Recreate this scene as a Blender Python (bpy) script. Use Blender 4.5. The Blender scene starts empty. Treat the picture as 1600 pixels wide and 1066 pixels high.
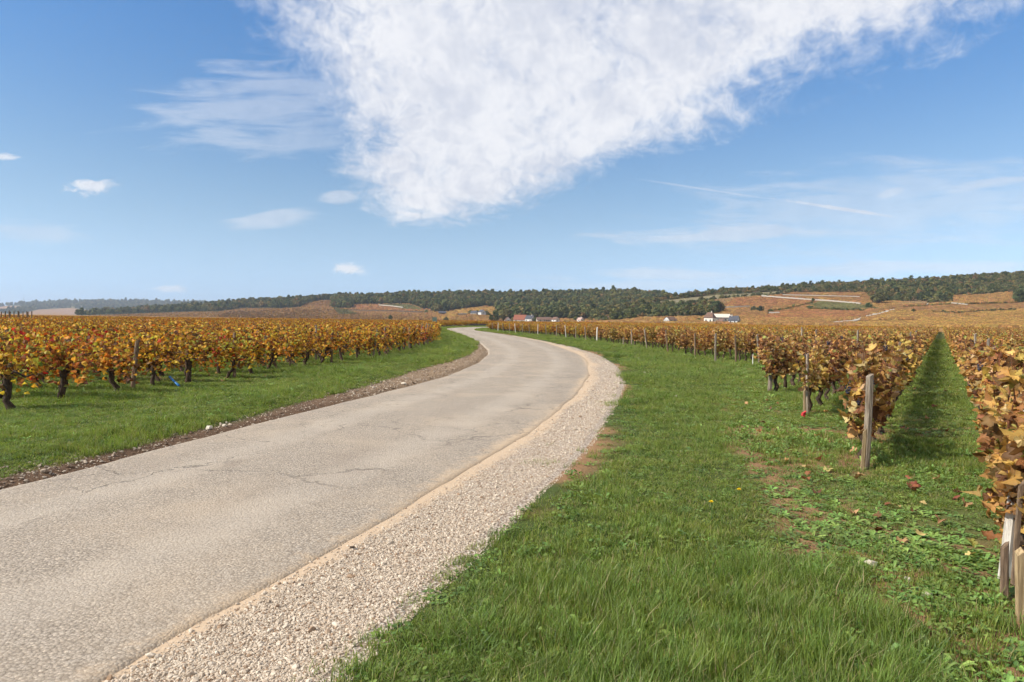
import bpy, math, random
import numpy as np
from mathutils import Vector, Matrix, Euler

# ------------------------------------------------------------------ camera, sky, sun, exposure
scene = bpy.context.scene
COL = scene.collection
EYE = 1.52
F_PX = 1066.67                                        # 24 mm lens on a 36 mm wide frame, 1600 px
PITCH = math.atan(33 / F_PX)
ROLL = math.radians(0.73)
fwd = Vector((0, math.cos(PITCH), -math.sin(PITCH)))
right0 = Vector((1, 0, 0)); up0 = right0.cross(fwd)
right = math.cos(ROLL) * right0 + math.sin(ROLL) * up0
up = right.cross(fwd)
cam = bpy.data.cameras.new('camera'); cam.lens = 24; cam.sensor_width = 36
cam.clip_start = 0.05; cam.clip_end = 30000
camo = bpy.data.objects.new('camera', cam); COL.objects.link(camo)
camo.matrix_world = Matrix(((right.x, up.x, -fwd.x, 0), (right.y, up.y, -fwd.y, 0),
                            (right.z, up.z, -fwd.z, EYE), (0, 0, 0, 1)))
scene.camera = camo

SUN_EL = math.radians(38); SUN_AZ = math.radians(-110)   # azimuth from +Y, clockwise
sun_dir = Vector((math.sin(SUN_AZ) * math.cos(SUN_EL), math.cos(SUN_AZ) * math.cos(SUN_EL), math.sin(SUN_EL)))
sl = bpy.data.lights.new('sun', 'SUN'); sl.energy = 5.0; sl.angle = math.radians(0.53); sl.color = (1.0, 0.94, 0.85)
suno = bpy.data.objects.new('sun', sl); COL.objects.link(suno)
suno.rotation_euler = sun_dir.to_track_quat('Z', 'Y').to_euler(); suno.location = (-60, 20, 60)

scene.view_settings.view_transform = 'Standard'; scene.view_settings.look = 'None'
scene.view_settings.exposure = 0.5; scene.view_settings.gamma = 1
scene.view_settings.use_curve_mapping = False
scene.cycles.max_bounces = 4; scene.cycles.diffuse_bounces = 2; scene.cycles.transmission_bounces = 3; scene.cycles.glossy_bounces = 1
scene.cycles.use_adaptive_sampling = True; scene.cycles.adaptive_threshold = 0.03; scene.cycles.adaptive_min_samples = 12
scene.cycles.volume_bounces = 0; scene.cycles.transparent_max_bounces = 6
scene.cycles.use_denoising = True

class NT:
    """small helper to write node maths"""
    def __init__(s, tree): s.t = tree; s.n = tree.nodes; s.l = tree.links
    def new(s, kind, **kw):
        n = s.n.new(kind)
        for k, v in kw.items(): setattr(n, k, v)
        return n
    def put(s, sock, v):
        if isinstance(v, bpy.types.NodeSocket): s.l.new(v, sock)
        elif v is not None: sock.default_value = v
    def m(s, op, a, b=None, c=None, clamp=False):
        n = s.new('ShaderNodeMath', operation=op, use_clamp=clamp)
        for i, v in enumerate((a, b, c)): s.put(n.inputs[i], v)
        return n.outputs[0]
    def step(s, a, lo, hi):
        n = s.new('ShaderNodeMapRange', interpolation_type='SMOOTHSTEP'); s.put(n.inputs[0], a)
        n.inputs[1].default_value = lo; n.inputs[2].default_value = hi
        return n.outputs[0]
    def rng(s, a, lo, hi, o0, o1):
        n = s.new('ShaderNodeMapRange'); s.put(n.inputs[0], a)
        for i, v in zip((1, 2, 3, 4), (lo, hi, o0, o1)): n.inputs[i].default_value = v
        return n.outputs[0]
    def xyz(s, x, y, z=0.0):
        n = s.new('ShaderNodeCombineXYZ')
        for i, v in enumerate((x, y, z)): s.put(n.inputs[i], v)
        return n.outputs[0]
    def noise(s, vec, scale, detail=4, rough=0.55, dist=0.0, col=False):
        n = s.new('ShaderNodeTexNoise'); s.put(n.inputs['Vector'], vec)
        n.inputs['Scale'].default_value = scale; n.inputs['Detail'].default_value = detail
        n.inputs['Roughness'].default_value = rough; n.inputs['Distortion'].default_value = dist
        return n.outputs[1 if col else 0]
    def voro(s, vec, scale, feature='F1', out=0, rand=1.0):
        n = s.new('ShaderNodeTexVoronoi', feature=feature); s.put(n.inputs['Vector'], vec)
        n.inputs['Scale'].default_value = scale; n.inputs['Randomness'].default_value = rand
        return n.outputs[out]
    def mix(s, f, a, b, blend='MIX'):
        n = s.new('ShaderNodeMix', data_type='RGBA', blend_type=blend); s.put(n.inputs[0], f)
        for i, v in ((6, a), (7, b)):
            if isinstance(v, tuple) and len(v) == 3: v = v + (1,)
            s.put(n.inputs[i], v)
        return n.outputs[2]
    def vmul(s, vec, k):
        n = s.new('ShaderNodeVectorMath', operation='MULTIPLY'); s.put(n.inputs[0], vec); n.inputs[1].default_value = k
        return n.outputs[0]
    def vadd(s, a, b):
        n = s.new('ShaderNodeVectorMath', operation='ADD'); s.put(n.inputs[0], a); s.put(n.inputs[1], b)
        return n.outputs[0]
    def bump(s, h, strength=0.5, dist=0.01, normal=None):
        n = s.new('ShaderNodeBump'); s.put(n.inputs['Height'], h)
        n.inputs['Strength'].default_value = strength; n.inputs['Distance'].default_value = dist
        if normal is not None: s.put(n.inputs['Normal'], normal)
        return n.outputs[0]

world = bpy.data.worlds.new('World'); scene.world = world; world.use_nodes = True
world.node_tree.nodes.clear()
world.cycles.sampling_method = 'MANUAL'; world.cycles.sample_map_resolution = 256
W = NT(world.node_tree)
sky = W.new('ShaderNodeTexSky', sky_type='NISHITA'); sky.sun_disc = False
sky.sun_elevation = SUN_EL; sky.sun_rotation = SUN_AZ
sky.altitude = 250; sky.air_density = 1.0; sky.dust_density = 0.9; sky.ozone_density = 1.5
tc = W.new('ShaderNodeTexCoord'); sp = W.new('ShaderNodeSeparateXYZ'); W.l.new(tc.outputs['Generated'], sp.inputs[0])
X, Y, Z = sp.outputs
zc = W.m('MAXIMUM', Z, 0.03)
u = W.m('DIVIDE', X, zc); v = W.m('DIVIDE', Y, zc)
p = W.xyz(u, v)                                      # position on a cloud layer seen from below
# big altocumulus sheet: a wedge, its tip ahead, widening overhead and behind
wcol = W.noise(p, 0.7, 3, 0.5, 0, True); pw_ = W.vadd(p, W.vmul(W.vadd(wcol, (-.5, -.5, 0)), (0.9, 1.1, 0)))
dirv = tc.outputs['Generated']; wob2 = W.noise(W.vmul(pw_, (1.0, .55, 1)), 2.4, 6, 0.62, 0.4)
fine = W.noise(W.vadd(dirv, W.vmul(wcol, (.05, .05, .05))), 40.0, 5, 0.64, 0.5)
uc = W.m('MINIMUM', W.m('MAXIMUM', u, -2.2), 2.4)
poly = W.m('MULTIPLY_ADD', W.m('MULTIPLY_ADD', W.m('MULTIPLY_ADD', uc, 0.1913, -0.5043), uc, -2.0372), uc, 6.38)
bd = W.m('SUBTRACT', poly, v)
ad = W.m('ADD', u, W.m('MULTIPLY_ADD', v, 0.14, 0.58))
ad = W.m('MULTIPLY', ad, 1.25)
bsoft = W.m('MULTIPLY', bd, 0.42)
dd = W.m('SMOOTH_MIN', ad, bsoft, 0.2)
sep2 = W.new('ShaderNodeSeparateColor'); W.l.new(wcol, sep2.inputs[0])
dens = W.m('ADD', dd, W.m('MULTIPLY', W.m('SUBTRACT', sep2.outputs[2], 0.5), 0.7))
dens = W.m('ADD', dens, W.m('MULTIPLY', W.m('SUBTRACT', wob2, 0.5), 1.15))
dens = W.m('ADD', dens, W.m('MULTIPLY', W.m('SUBTRACT', fine, 0.5), 0.75))
sheet = W.step(dens, -0.05, 0.72)
# thin places and open cells between the cloudlets
gap = W.m('ADD', W.m('MULTIPLY', W.m('SUBTRACT', W.noise(W.vadd(dirv, (1.7, 3.1, 0.4)), 13.0, 5, 0.62), 0.5), 2.2), W.m('MULTIPLY', W.m('SUBTRACT', fine, 0.5), -1.0))
gap = W.step(gap, -0.05, 0.9)
sheet = W.m('MULTIPLY', sheet, W.m('SUBTRACT', 1.0, W.m('MULTIPLY', gap, 0.5)))
# ---- small clouds and streaks, by compass direction and height
yc = W.m('MAXIMUM', Y, 0.08)
qa = W.m('DIVIDE', X, yc); qb = W.m('DIVIDE', Z, yc)
qv = W.xyz(qa, qb)
ahead = W.step(Y, 0.1, 0.3)
n_puff = W.noise(W.vmul(qv, (1, 1.8, 1)), 34, 5, 0.68, 0.6)
n_str = W.noise(W.vmul(qv, (1, 6.5, 1)), 7.0, 5, 0.6, 0.5)
def blob(cx, cz, sx, sz, rot, k, n, gain):
    dx = W.m('SUBTRACT', qa, cx); dz = W.m('SUBTRACT', qb, cz); c, s_ = math.cos(rot), math.sin(rot)
    a = W.m('ADD', W.m('MULTIPLY', dx, c / sx), W.m('MULTIPLY', dz, s_ / sx))
    b = W.m('ADD', W.m('MULTIPLY', dx, -s_ / sz), W.m('MULTIPLY', dz, c / sz))
    r = W.m('ADD', W.m('MULTIPLY', a, a), W.m('MULTIPLY', b, b))
    e = W.m('SUBTRACT', 1.0, W.m('SQRT', r))
    e = W.m('ADD', e, W.m('MULTIPLY', W.m('SUBTRACT', n, 0.5), gain))
    return W.m('MULTIPLY', W.step(e, 0.0, 0.75), k)
extra = [blob(-0.618, 0.186, 0.040, 0.014, 0, .85, n_puff, 2.3), blob(-0.745, 0.227, 0.032, 0.007, 0, .8, n_puff, 2.0),
         blob(-0.235, 0.071, 0.028, 0.011, -0.1, .85, n_puff, 2.2), blob(-0.497, 0.039, 0.03, 0.007, 0, .6, n_puff, 2.0),
         blob(-0.352, 0.143, 0.075, 0.017, 0.15, .42, n_str, 2.2), blob(-0.255, 0.175, 0.035, 0.012, 0, .5, n_str, 1.8),
         blob(-0.36, 0.305, 0.21, 0.075, 0.10, .36, n_str, 2.4), blob(-0.33, 0.255, 0.13, 0.03, 0.05, .28, n_str, 2.2), blob(-0.70, 0.118, 0.10, 0.02, 0, .3, n_str, 1.8),
         blob(0.30, 0.13, 0.21, 0.020, 0.06, .50, n_str, 2.6), blob(0.56, 0.176, 0.40, 0.075, 0.08, .30, n_str, 2.4),
         blob(0.545, 0.19, 0.045, 0.014, 0.35, .5, n_str, 1.9), blob(0.68, 0.205, 0.10, 0.014, 0.16, .5, n_str, 1.9),
         blob(0.50, 0.080, 0.52, 0.015, 0.035, .42, n_str, 2.4), blob(0.28, 0.055, 0.45, 0.010, 0.02, .3, n_str, 2.2),
         blob(0.475, 0.168, 0.125, 0.0048, -0.137, .75, n_puff, 1.2), blob(0.29, 0.192, 0.12, 0.0025, -0.137, .35, n_puff, 1.0),
         blob(0.76, 0.172, 0.10, 0.008, 0, .35, n_str, 1.8)]
ex = extra[0]
for e in extra[1:]: ex = W.m('MAXIMUM', ex, e)
ex = W.m('MULTIPLY', ex, ahead)
cover = W.m('MULTIPLY', W.m('MAXIMUM', sheet, ex), W.step(Z, 0.0, 0.03), clamp=True)
shade = W.m('ADD', W.m('MULTIPLY', W.noise(dirv, 5.0, 4, 0.6), 0.75), W.m('MULTIPLY', wob2, 0.45))
cloudc = W.mix(W.step(W.m('ADD', shade, W.m('MULTIPLY', W.m('SUBTRACT', fine, 0.5), -0.8)), 0.40, 0.85), (7.5, 7.6, 7.95), (5.7, 6.0, 6.8))
lum = W.new('ShaderNodeRGBToBW'); W.l.new(sky.outputs[0], lum.inputs[0])
pale = W.mix(1.0, W.xyz(lum.outputs[0], lum.outputs[0], lum.outputs[0]), (0.80, 1.14, 1.52), 'MULTIPLY')      # clear autumn air: blue down to the horizon
deep = W.mix(1.0, sky.outputs[0], (0.64, 1.03, 1.36), 'MULTIPLY')
clear = W.mix(W.step(Z, 0.0, 0.42), pale, deep)
skyc = W.mix(W.m('MULTIPLY', cover, 0.97), clear, cloudc)
bg = W.new('ShaderNodeBackground'); W.l.new(skyc, bg.inputs[0]); bg.inputs[1].default_value = 0.086
wo = W.new('ShaderNodeOutputWorld'); W.l.new(bg.outputs[0], wo.inputs[0])

# ------------------------------------------------------------------ helpers
R = np.random.default_rng(11)
def ray_px(x, y): return fwd + right * ((x - 800) / F_PX) - up * ((y - 533) / F_PX)
def at(x, y, D):
    d = ray_px(x, y); return Vector((0, 0, EYE)) + d * (D / d.y)
def horizon(x): return 500 + 0.01274 * (x - 800)

def tag(o, label=None, cat=None, group=None, kind=None):
    if label: o['label'] = label
    if cat: o['category'] = cat
    if group: o['group'] = group
    if kind: o['kind'] = kind
    return o
def link(name, data, parent=None, loc=None):
    o = bpy.data.objects.new(name, data); COL.objects.link(o)
    if parent is not None: o.parent = parent
    if loc is not None: o.location = loc
    return o
def empty(name, loc, rz=0.0, scale=1.0):
    o = bpy.data.objects.new(name, None); COL.objects.link(o); o.location = loc; o.rotation_euler = (0, 0, rz)
    o.scale = (scale,) * 3; o.empty_display_size = 0.1
    return o
def mesh(name, V, T, mats, col=None, smooth=False, mi=None):
    """triangle mesh from arrays"""
    V = np.asarray(V, np.float32).reshape(-1, 3); T = np.asarray(T, np.int32).reshape(-1, 3)
    me = bpy.data.meshes.new(name)
    me.vertices.add(len(V)); me.vertices.foreach_set('co', V.ravel())
    me.loops.add(T.size); me.loops.foreach_set('vertex_index', T.ravel())
    me.polygons.add(len(T)); me.polygons.foreach_set('loop_start', np.arange(0, T.size, 3, dtype=np.int32))
    if mi is not None: me.polygons.foreach_set('material_index', np.asarray(mi, np.int32))
    me.polygons.foreach_set('use_smooth', np.full(len(T), smooth))
    if col is not None:
        c = np.ones((len(V), 4), np.float32); c[:, :3] = np.asarray(col).reshape(-1, 3)
        a = me.color_attributes.new('Col', 'FLOAT_COLOR', 'POINT'); a.data.foreach_set('color', c.ravel())
    for m_ in (mats if isinstance(mats, (list, tuple)) else [mats]): me.materials.append(m_)
    me.update(calc_edges=True); me.validate()
    return me
class MB:
    """collects pieces for one mesh"""
    def __init__(s): s.V = []; s.T = []; s.C = []; s.M = []; s.n = 0
    def add(s, V, T, col=(1, 1, 1), mi=0):
        V = np.asarray(V, float).reshape(-1, 3); T = np.asarray(T, int).reshape(-1, 3)
        s.V.append(V); s.T.append(T + s.n); s.n += len(V); s.M.append(np.full(len(T), mi))
        c = np.asarray(col, float)
        s.C.append(np.tile(c, (len(V), 1)) if c.ndim == 1 else c.reshape(-1, 3))
        return s
    def tube(s, P, rad, sides=5, col=(1, 1, 1), mi=0, cap=True):
        P = np.asarray(P, float); n = len(P); rad = np.broadcast_to(rad, n)
        d = np.gradient(P, axis=0); d /= np.linalg.norm(d, axis=1)[:, None] + 1e-9
        ref = np.array([1.0, 0, 0]) if abs(d[:, 0]).max() < 0.8 else np.array([0, 0, 1.0]) if abs(d[:, 2]).max() < 0.8 else np.array([0, 1.0, 0])
        a = np.cross(d, ref); a /= np.linalg.norm(a, axis=1)[:, None]; b = np.cross(d, a)
        th = np.arange(sides) * 2 * math.pi / sides
        V = P[:, None] + rad[:, None, None] * (np.cos(th)[None, :, None] * a[:, None] + np.sin(th)[None, :, None] * b[:, None])
        T = []
        for i in range(n - 1):
            for j in range(sides):
                k = (j + 1) % sides
                T += [(i * sides + j, (i + 1) * sides + j, (i + 1) * sides + k), (i * sides + j, (i + 1) * sides + k, i * sides + k)]
        if cap:
            for j in range(1, sides - 1):
                T.append(((n - 1) * sides, (n - 1) * sides + j + 1, (n - 1) * sides + j)); T.append((0, j, j + 1))
        return s.add(V, T, col, mi)
    def box(s, lo, hi, col=(1, 1, 1), mi=0):
        x0, y0, z0 = lo; x1, y1, z1 = hi
        V = [(x0, y0, z0), (x1, y0, z0), (x1, y1, z0), (x0, y1, z0), (x0, y0, z1), (x1, y0, z1), (x1, y1, z1), (x0, y1, z1)]
        Q = [(0, 3, 2, 1), (4, 5, 6, 7), (0, 1, 5, 4), (1, 2, 6, 5), (2, 3, 7, 6), (3, 0, 4, 7)]
        return s.add(V, [t for q in Q for t in ((q[0], q[1], q[2]), (q[0], q[2], q[3]))], col, mi)
    def mesh(s, name, mats, smooth=False, col=True):
        return mesh(name, np.concatenate(s.V), np.concatenate(s.T), mats, np.concatenate(s.C) if col else None, smooth, np.concatenate(s.M))
    def build(s, name, mats, parent=None, smooth=False):
        return link(name, s.mesh(name, mats, smooth), parent)
def grid_tris(nx, ny):
    i, j = np.meshgrid(np.arange(nx - 1), np.arange(ny - 1), indexing='ij')
    a = (i * ny + j).ravel(); b = a + ny; c = b + 1; d = a + 1
    return np.concatenate([np.stack([a, b, c], 1), np.stack([a, c, d], 1)])
def sstep(a, lo, hi):
    t = np.clip((a - lo) / (hi - lo), 0, 1); return t * t * (3 - 2 * t)
def wav(x, y, seed=0):
    r = np.random.default_rng(seed); o = 0
    for k in range(7):
        a = r.uniform(0, 6.28); f = r.uniform(0.5, 1.6) * 1.5 ** k * 0.5
        o = o + np.sin((x * math.cos(a) + y * math.sin(a)) * f + r.uniform(0, 6.28)) / 1.45 ** k
    return o / 2.2

def scatter(name, P, rot, scl, idx, protos, label, cat):
    """one 'stuff' object: copies of the proto meshes standing on points"""
    me = bpy.data.meshes.new(name); n = len(P)
    me.vertices.add(n); me.vertices.foreach_set('co', np.asarray(P, np.float32).ravel())
    a = me.attributes.new('rot', 'FLOAT_VECTOR', 'POINT'); a.data.foreach_set('vector', np.asarray(rot, np.float32).ravel())
    scl = np.asarray(scl, np.float32); scl = np.stack([scl] * 3, 1) if scl.ndim == 1 else scl
    a = me.attributes.new('scl', 'FLOAT_VECTOR', 'POINT'); a.data.foreach_set('vector', scl.ravel())
    a = me.attributes.new('idx', 'INT', 'POINT'); a.data.foreach_set('value', np.asarray(idx, np.int32))
    c = bpy.data.collections.new(name + '_kinds')
    for k, pm in enumerate(protos): c.objects.link(bpy.data.objects.new('%s_kind_%02d' % (name, k), pm))
    g = bpy.data.node_groups.new(name, 'GeometryNodeTree'); t = NT(g)
    g.interface.new_socket('Geometry', in_out='INPUT', socket_type='NodeSocketGeometry')
    g.interface.new_socket('Geometry', in_out='OUTPUT', socket_type='NodeSocketGeometry')
    gi = t.new('NodeGroupInput'); go = t.new('NodeGroupOutput')
    ip = t.new('GeometryNodeInstanceOnPoints'); ci = t.new('GeometryNodeCollectionInfo')
    ci.inputs['Collection'].default_value = c; ci.inputs['Separate Children'].default_value = True
    ci.inputs['Reset Children'].default_value = True
    def na(nm, ty):
        k = t.new('GeometryNodeInputNamedAttribute', data_type=ty); k.inputs[0].default_value = nm
        return [o for o in k.outputs if o.enabled][0]
    er = t.new('FunctionNodeEulerToRotation'); t.l.new(na('rot', 'FLOAT_VECTOR'), er.inputs[0])
    t.l.new(gi.outputs[0], ip.inputs['Points']); t.l.new(ci.outputs[0], ip.inputs['Instance'])
    ip.inputs['Pick Instance'].default_value = True
    t.l.new(na('idx', 'INT'), ip.inputs['Instance Index'])
    t.l.new(er.outputs[0], ip.inputs['Rotation']); t.l.new(na('scl', 'FLOAT_VECTOR'), ip.inputs['Scale'])
    t.l.new(ip.outputs[0], go.inputs[0])
    o = link(name, me); md = o.modifiers.new('scatter', 'NODES'); md.node_group = g
    return tag(o, label, cat, kind='stuff')

# ------------------------------------------------------------------ materials
def material(name):
    m = bpy.data.materials.new(name); m.use_nodes = True; m.node_tree.nodes.clear(); return m, NT(m.node_tree)
def finish(t, shader, vol=False):
    o = t.new('ShaderNodeOutputMaterial'); t.l.new(shader, o.inputs[1 if vol else 0])
def principled(t, col, rough=0.8, spec=0.3, normal=None):
    b = t.new('ShaderNodeBsdfPrincipled')
    if isinstance(col, tuple): col = col + (1,)
    t.put(b.inputs['Base Color'], col); t.put(b.inputs['Roughness'], rough); t.put(b.inputs['Specular IOR Level'], spec)
    if normal is not None: t.l.new(normal, b.inputs['Normal'])
    return b.outputs[0]
def attr(t):
    n = t.new('ShaderNodeAttribute', attribute_name='Col'); return n.outputs['Color']
def objpos(t): return t.new('ShaderNodeNewGeometry').outputs['Position']
def objco(t): return t.new('ShaderNodeTexCoord').outputs['Object']

def leafy(name, trans=0.4, rough=0.55, spec=0.3, vary=0.25, tint=(1.15, 1.05, 0.7), blotch=None):
    m, t = material(name)
    c = attr(t); rnd = t.new('ShaderNodeObjectInfo').outputs['Random']
    hs = t.new('ShaderNodeHueSaturation'); t.l.new(c, hs.inputs['Color'])
    t.l.new(t.rng(rnd, 0, 1, 1 - vary, 1 + vary), hs.inputs['Value'])
    t.l.new(t.rng(t.m('FRACT', t.m('MULTIPLY', rnd, 7.31)), 0, 1, 0.5 - 0.02, 0.5 + 0.02), hs.inputs['Hue'])
    hc = hs.outputs[0]
    if blotch: hc = t.mix(t.m('MULTIPLY', t.step(t.noise(objpos(t), blotch, 4, 0.65), 0.5, 0.72), 0.5), hc, (0.17, 0.085, 0.036))
    pr = principled(t, hc, rough, spec)
    tr = t.new('ShaderNodeBsdfTranslucent'); t.l.new(t.mix(1.0, hc, tint, 'MULTIPLY'), tr.inputs[0])
    mx = t.new('ShaderNodeMixShader'); mx.inputs[0].default_value = trans
    t.l.new(pr, mx.inputs[1]); t.l.new(tr.outputs[0], mx.inputs[2]); finish(t, mx.outputs[0]); return m
M = {}
M['leaf'] = leafy('vine_leaf', 0.42, 0.6, 0.25, 0.22, blotch=22)
M['grass'] = leafy('grass', 0.44, 0.5, 0.4, 0.24, (1.1, 1.15, 0.5))
M['weed'] = leafy('weed', 0.32, 0.5, 0.35, 0.2, (1.1, 1.15, 0.5))
M['tree_leaf'] = leafy('tree_leaf', 0.25, 0.75, 0.15, 0.35, (1.1, 1.1, 0.6))
M['dead_leaf'] = leafy('dead_leaf', 0.2, 0.7, 0.2, 0.2)

def bark(name, a, b, scale=(18, 18, 4), bump=0.8):
    m, t = material(name); co = t.vmul(objco(t), scale)
    n = t.noise(co, 3.0, 6, 0.65, 0.6); n2 = t.noise(co, 11, 4, 0.6)
    c = t.mix(t.step(n, 0.35, 0.68), a, b); rnd = t.new('ShaderNodeObjectInfo').outputs['Random']
    c = t.mix(1.0, c, t.mix(rnd, (0.75, 0.75, 0.75), (1.15, 1.12, 1.1)), 'MULTIPLY')
    finish(t, principled(t, c, 0.9, 0.15, t.bump(t.m('ADD', n, t.m('MULTIPLY', n2, 0.5)), bump, 0.01))); return m
M['bark'] = bark('vine_bark', (0.035, 0.024, 0.017), (0.11, 0.075, 0.05))
M['cane'] = bark('vine_cane', (0.12, 0.045, 0.022), (0.24, 0.10, 0.05), (6, 6, 3), 0.3)
M['post'] = bark('grey_wood', (0.15, 0.115, 0.08), (0.34, 0.28, 0.21), (14, 14, 1.2), 0.9)
M['post_dark'] = bark('brown_wood', (0.09, 0.06, 0.038), (0.22, 0.15, 0.095), (14, 14, 1.2), 0.9)
M['post_pale'] = bark('pale_wood', (0.50, 0.46, 0.39), (0.72, 0.67, 0.58), (14, 14, 1.0), 0.6)
M['post_tan'] = bark('tan_wood', (0.22, 0.155, 0.08), (0.42, 0.31, 0.17), (16, 16, 1.2), 0.8)
M['trunk'] = bark('tree_bark', (0.05, 0.04, 0.03), (0.12, 0.10, 0.08), (2, 2, 0.6), 0.8)

def plain(name, col, rough=0.7, spec=0.3, var=0.25, scale=3.0, metal=0):
    m, t = material(name); n = t.noise(objpos(t), scale, 5, 0.6)
    c = t.mix(n, tuple(x * (1 - var) for x in col), tuple(min(1, x * (1 + var)) for x in col))
    s = principled(t, c, rough, spec); s.node.inputs['Metallic'].default_value = metal; finish(t, s); return m
M['wire'] = plain('galvanised_wire', (0.32, 0.32, 0.31), 0.5, 0.5, 0.1, 3, 0.8)
M['grape'] = plain('grape_skin', (0.012, 0.013, 0.03), 0.45, 0.5, 0.5, 60)
M['blue'] = plain('blue_plastic', (0.02, 0.16, 0.40), 0.45, 0.4, 0.1)
M['red'] = plain('red_plastic', (0.55, 0.03, 0.035), 0.5, 0.4, 0.15, 20)
M['yellow_petal'] = plain('dandelion_yellow', (0.75, 0.52, 0.01), 0.6, 0.2, 0.1, 80)
M['stem'] = plain('green_stem', (0.08, 0.14, 0.03), 0.6)
M['stalk'] = plain('white_stake', (0.62, 0.60, 0.50), 0.7)

m, t = material('gravel_stone')                       # loose limestone chips
rnd = t.new('ShaderNodeObjectInfo').outputs['Random']
c = t.mix(rnd, (0.38, 0.295, 0.21), (0.64, 0.535, 0.41))
c = t.mix(t.step(t.m('FRACT', t.m('MULTIPLY', rnd, 13.7)), 0.75, 0.95), c, (0.27, 0.17, 0.10))
c = t.mix(t.m('MULTIPLY', t.noise(objpos(t), 90, 3), 0.3), c, (0.25, 0.2, 0.15))
finish(t, principled(t, c, 0.9, 0.2)); M['stone'] = m
m, t = material('rubble_stone'); rnd = t.new('ShaderNodeObjectInfo').outputs['Random']
c = t.mix(t.step(rnd, .2, .95), (0.13, 0.085, 0.055), (0.44, 0.36, 0.27)); finish(t, principled(t, c, 0.9, 0.15)); M['rubble'] = m
m, t = material('limestone'); n = t.noise(objco(t), 9, 6, 0.65)
finish(t, principled(t, t.mix(n, (0.36, 0.30, 0.22), (0.66, 0.58, 0.46)), 0.9, 0.2, t.bump(n, 0.5, 0.01))); M['limestone'] = m

m, t = material('chip_seal_asphalt')                  # pale chippings rolled into tar
P_ = objpos(t); warp = t.vmul(t.noise(P_, 70, 2, 0.5, 0, True), (0.008, 0.008, 0.008)); pw = t.vadd(P_, warp)
d1 = t.voro(pw, 62, 'F1'); c1 = t.voro(pw, 62, 'F1', 1); d2 = t.voro(pw, 128, 'F1')
sepc = t.new('ShaderNodeSeparateColor'); t.l.new(c1, sepc.inputs[0])
base = t.mix(sepc.outputs[0], (0.258, 0.212, 0.160), (0.385, 0.322, 0.250))
base = t.mix(t.m('MULTIPLY', t.step(sepc.outputs[1], 0.88, 0.97), 0.7), base, (0.50, 0.41, 0.31))
base = t.mix(t.m('MULTIPLY', t.step(d1, 0.38, 0.75), 0.6), base, (0.135, 0.102, 0.072))
big = t.noise(P_, 0.7, 5, 0.6); base = t.mix(t.m('MULTIPLY', t.step(big, 0.42, 0.72), 0.45), base, (0.42, 0.325, 0.225))
mid = t.noise(P_, 3.1, 4, 0.6); base = t.mix(t.m('MULTIPLY', t.step(mid, 0.55, 0.75), 0.30), base, (0.22, 0.170, 0.122))
stretch = t.noise(t.vmul(P_, (0.9, 0.16, 1)), 1.6, 4, 0.55)       # long wheel-worn streaks
base = t.mix(t.m('MULTIPLY', t.step(stretch, 0.5, 0.75), 0.4), base, (0.225, 0.175, 0.128))
trk = t.new('ShaderNodeAttribute', attribute_name='track').outputs['Fac']
tn = t.m('ADD', trk, t.m('MULTIPLY', t.m('SUBTRACT', t.noise(P_, 1.4, 6, 0.65), 0.5), 1.5))
base = t.mix(t.m('MULTIPLY', t.step(tn, 0.2, 1.1), 0.40), base, (0.405, 0.342, 0.268))
stain = t.step(t.noise(t.vadd(P_, (3, 8, 0)), 0.55, 6, 0.62, 0.8), 0.60, 0.72)
base = t.mix(t.m('MULTIPLY', stain, 0.38), base, (0.16, 0.125, 0.095))
at_ = t.new('ShaderNodeAttribute', attribute_name='dust').outputs['Fac']
dn = t.m('ADD', at_, t.m('MULTIPLY', t.m('SUBTRACT', t.noise(P_, 7, 8, 0.72), 0.5), 1.6))
base = t.mix(t.m('MULTIPLY', t.step(dn, 0.35, 1.1), 0.8), base, (0.47, 0.34, 0.215))
cw = t.vadd(P_, t.vmul(t.noise(P_, 1.6, 6, 0.65, 0, True), (0.9, 0.9, 0)))
ck = t.voro(cw, 0.55, 'DISTANCE_TO_EDGE'); ck2 = t.voro(t.vadd(cw, (5, 3, 0)), 1.15, 'DISTANCE_TO_EDGE')
cm = t.step(t.noise(P_, 0.42, 2), 0.47, 0.58); cm2 = t.step(t.noise(t.vadd(P_, (9, 4, 0)), 0.35, 2), 0.50, 0.62)
crack = t.m('MAXIMUM', t.m('MULTIPLY', t.m('SUBTRACT', 1.0, t.step(ck, 0.002, 0.010)), cm), t.m('MULTIPLY', t.m('SUBTRACT', 1.0, t.step(ck2, 0.002, 0.012)), cm2))
base = t.mix(t.m('MULTIPLY', crack, 0.68), base, (0.11, 0.088, 0.068))
h = t.m('SUBTRACT', t.m('MULTIPLY', t.m('SUBTRACT', 1.0, d1), 1.0), t.m('MULTIPLY', crack, 0.8))
h = t.m('ADD', h, t.m('MULTIPLY', d2, -0.25))
finish(t, principled(t, base, 0.88, 0.25, t.bump(h, 0.5, 0.008))); M['road'] = m

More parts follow.
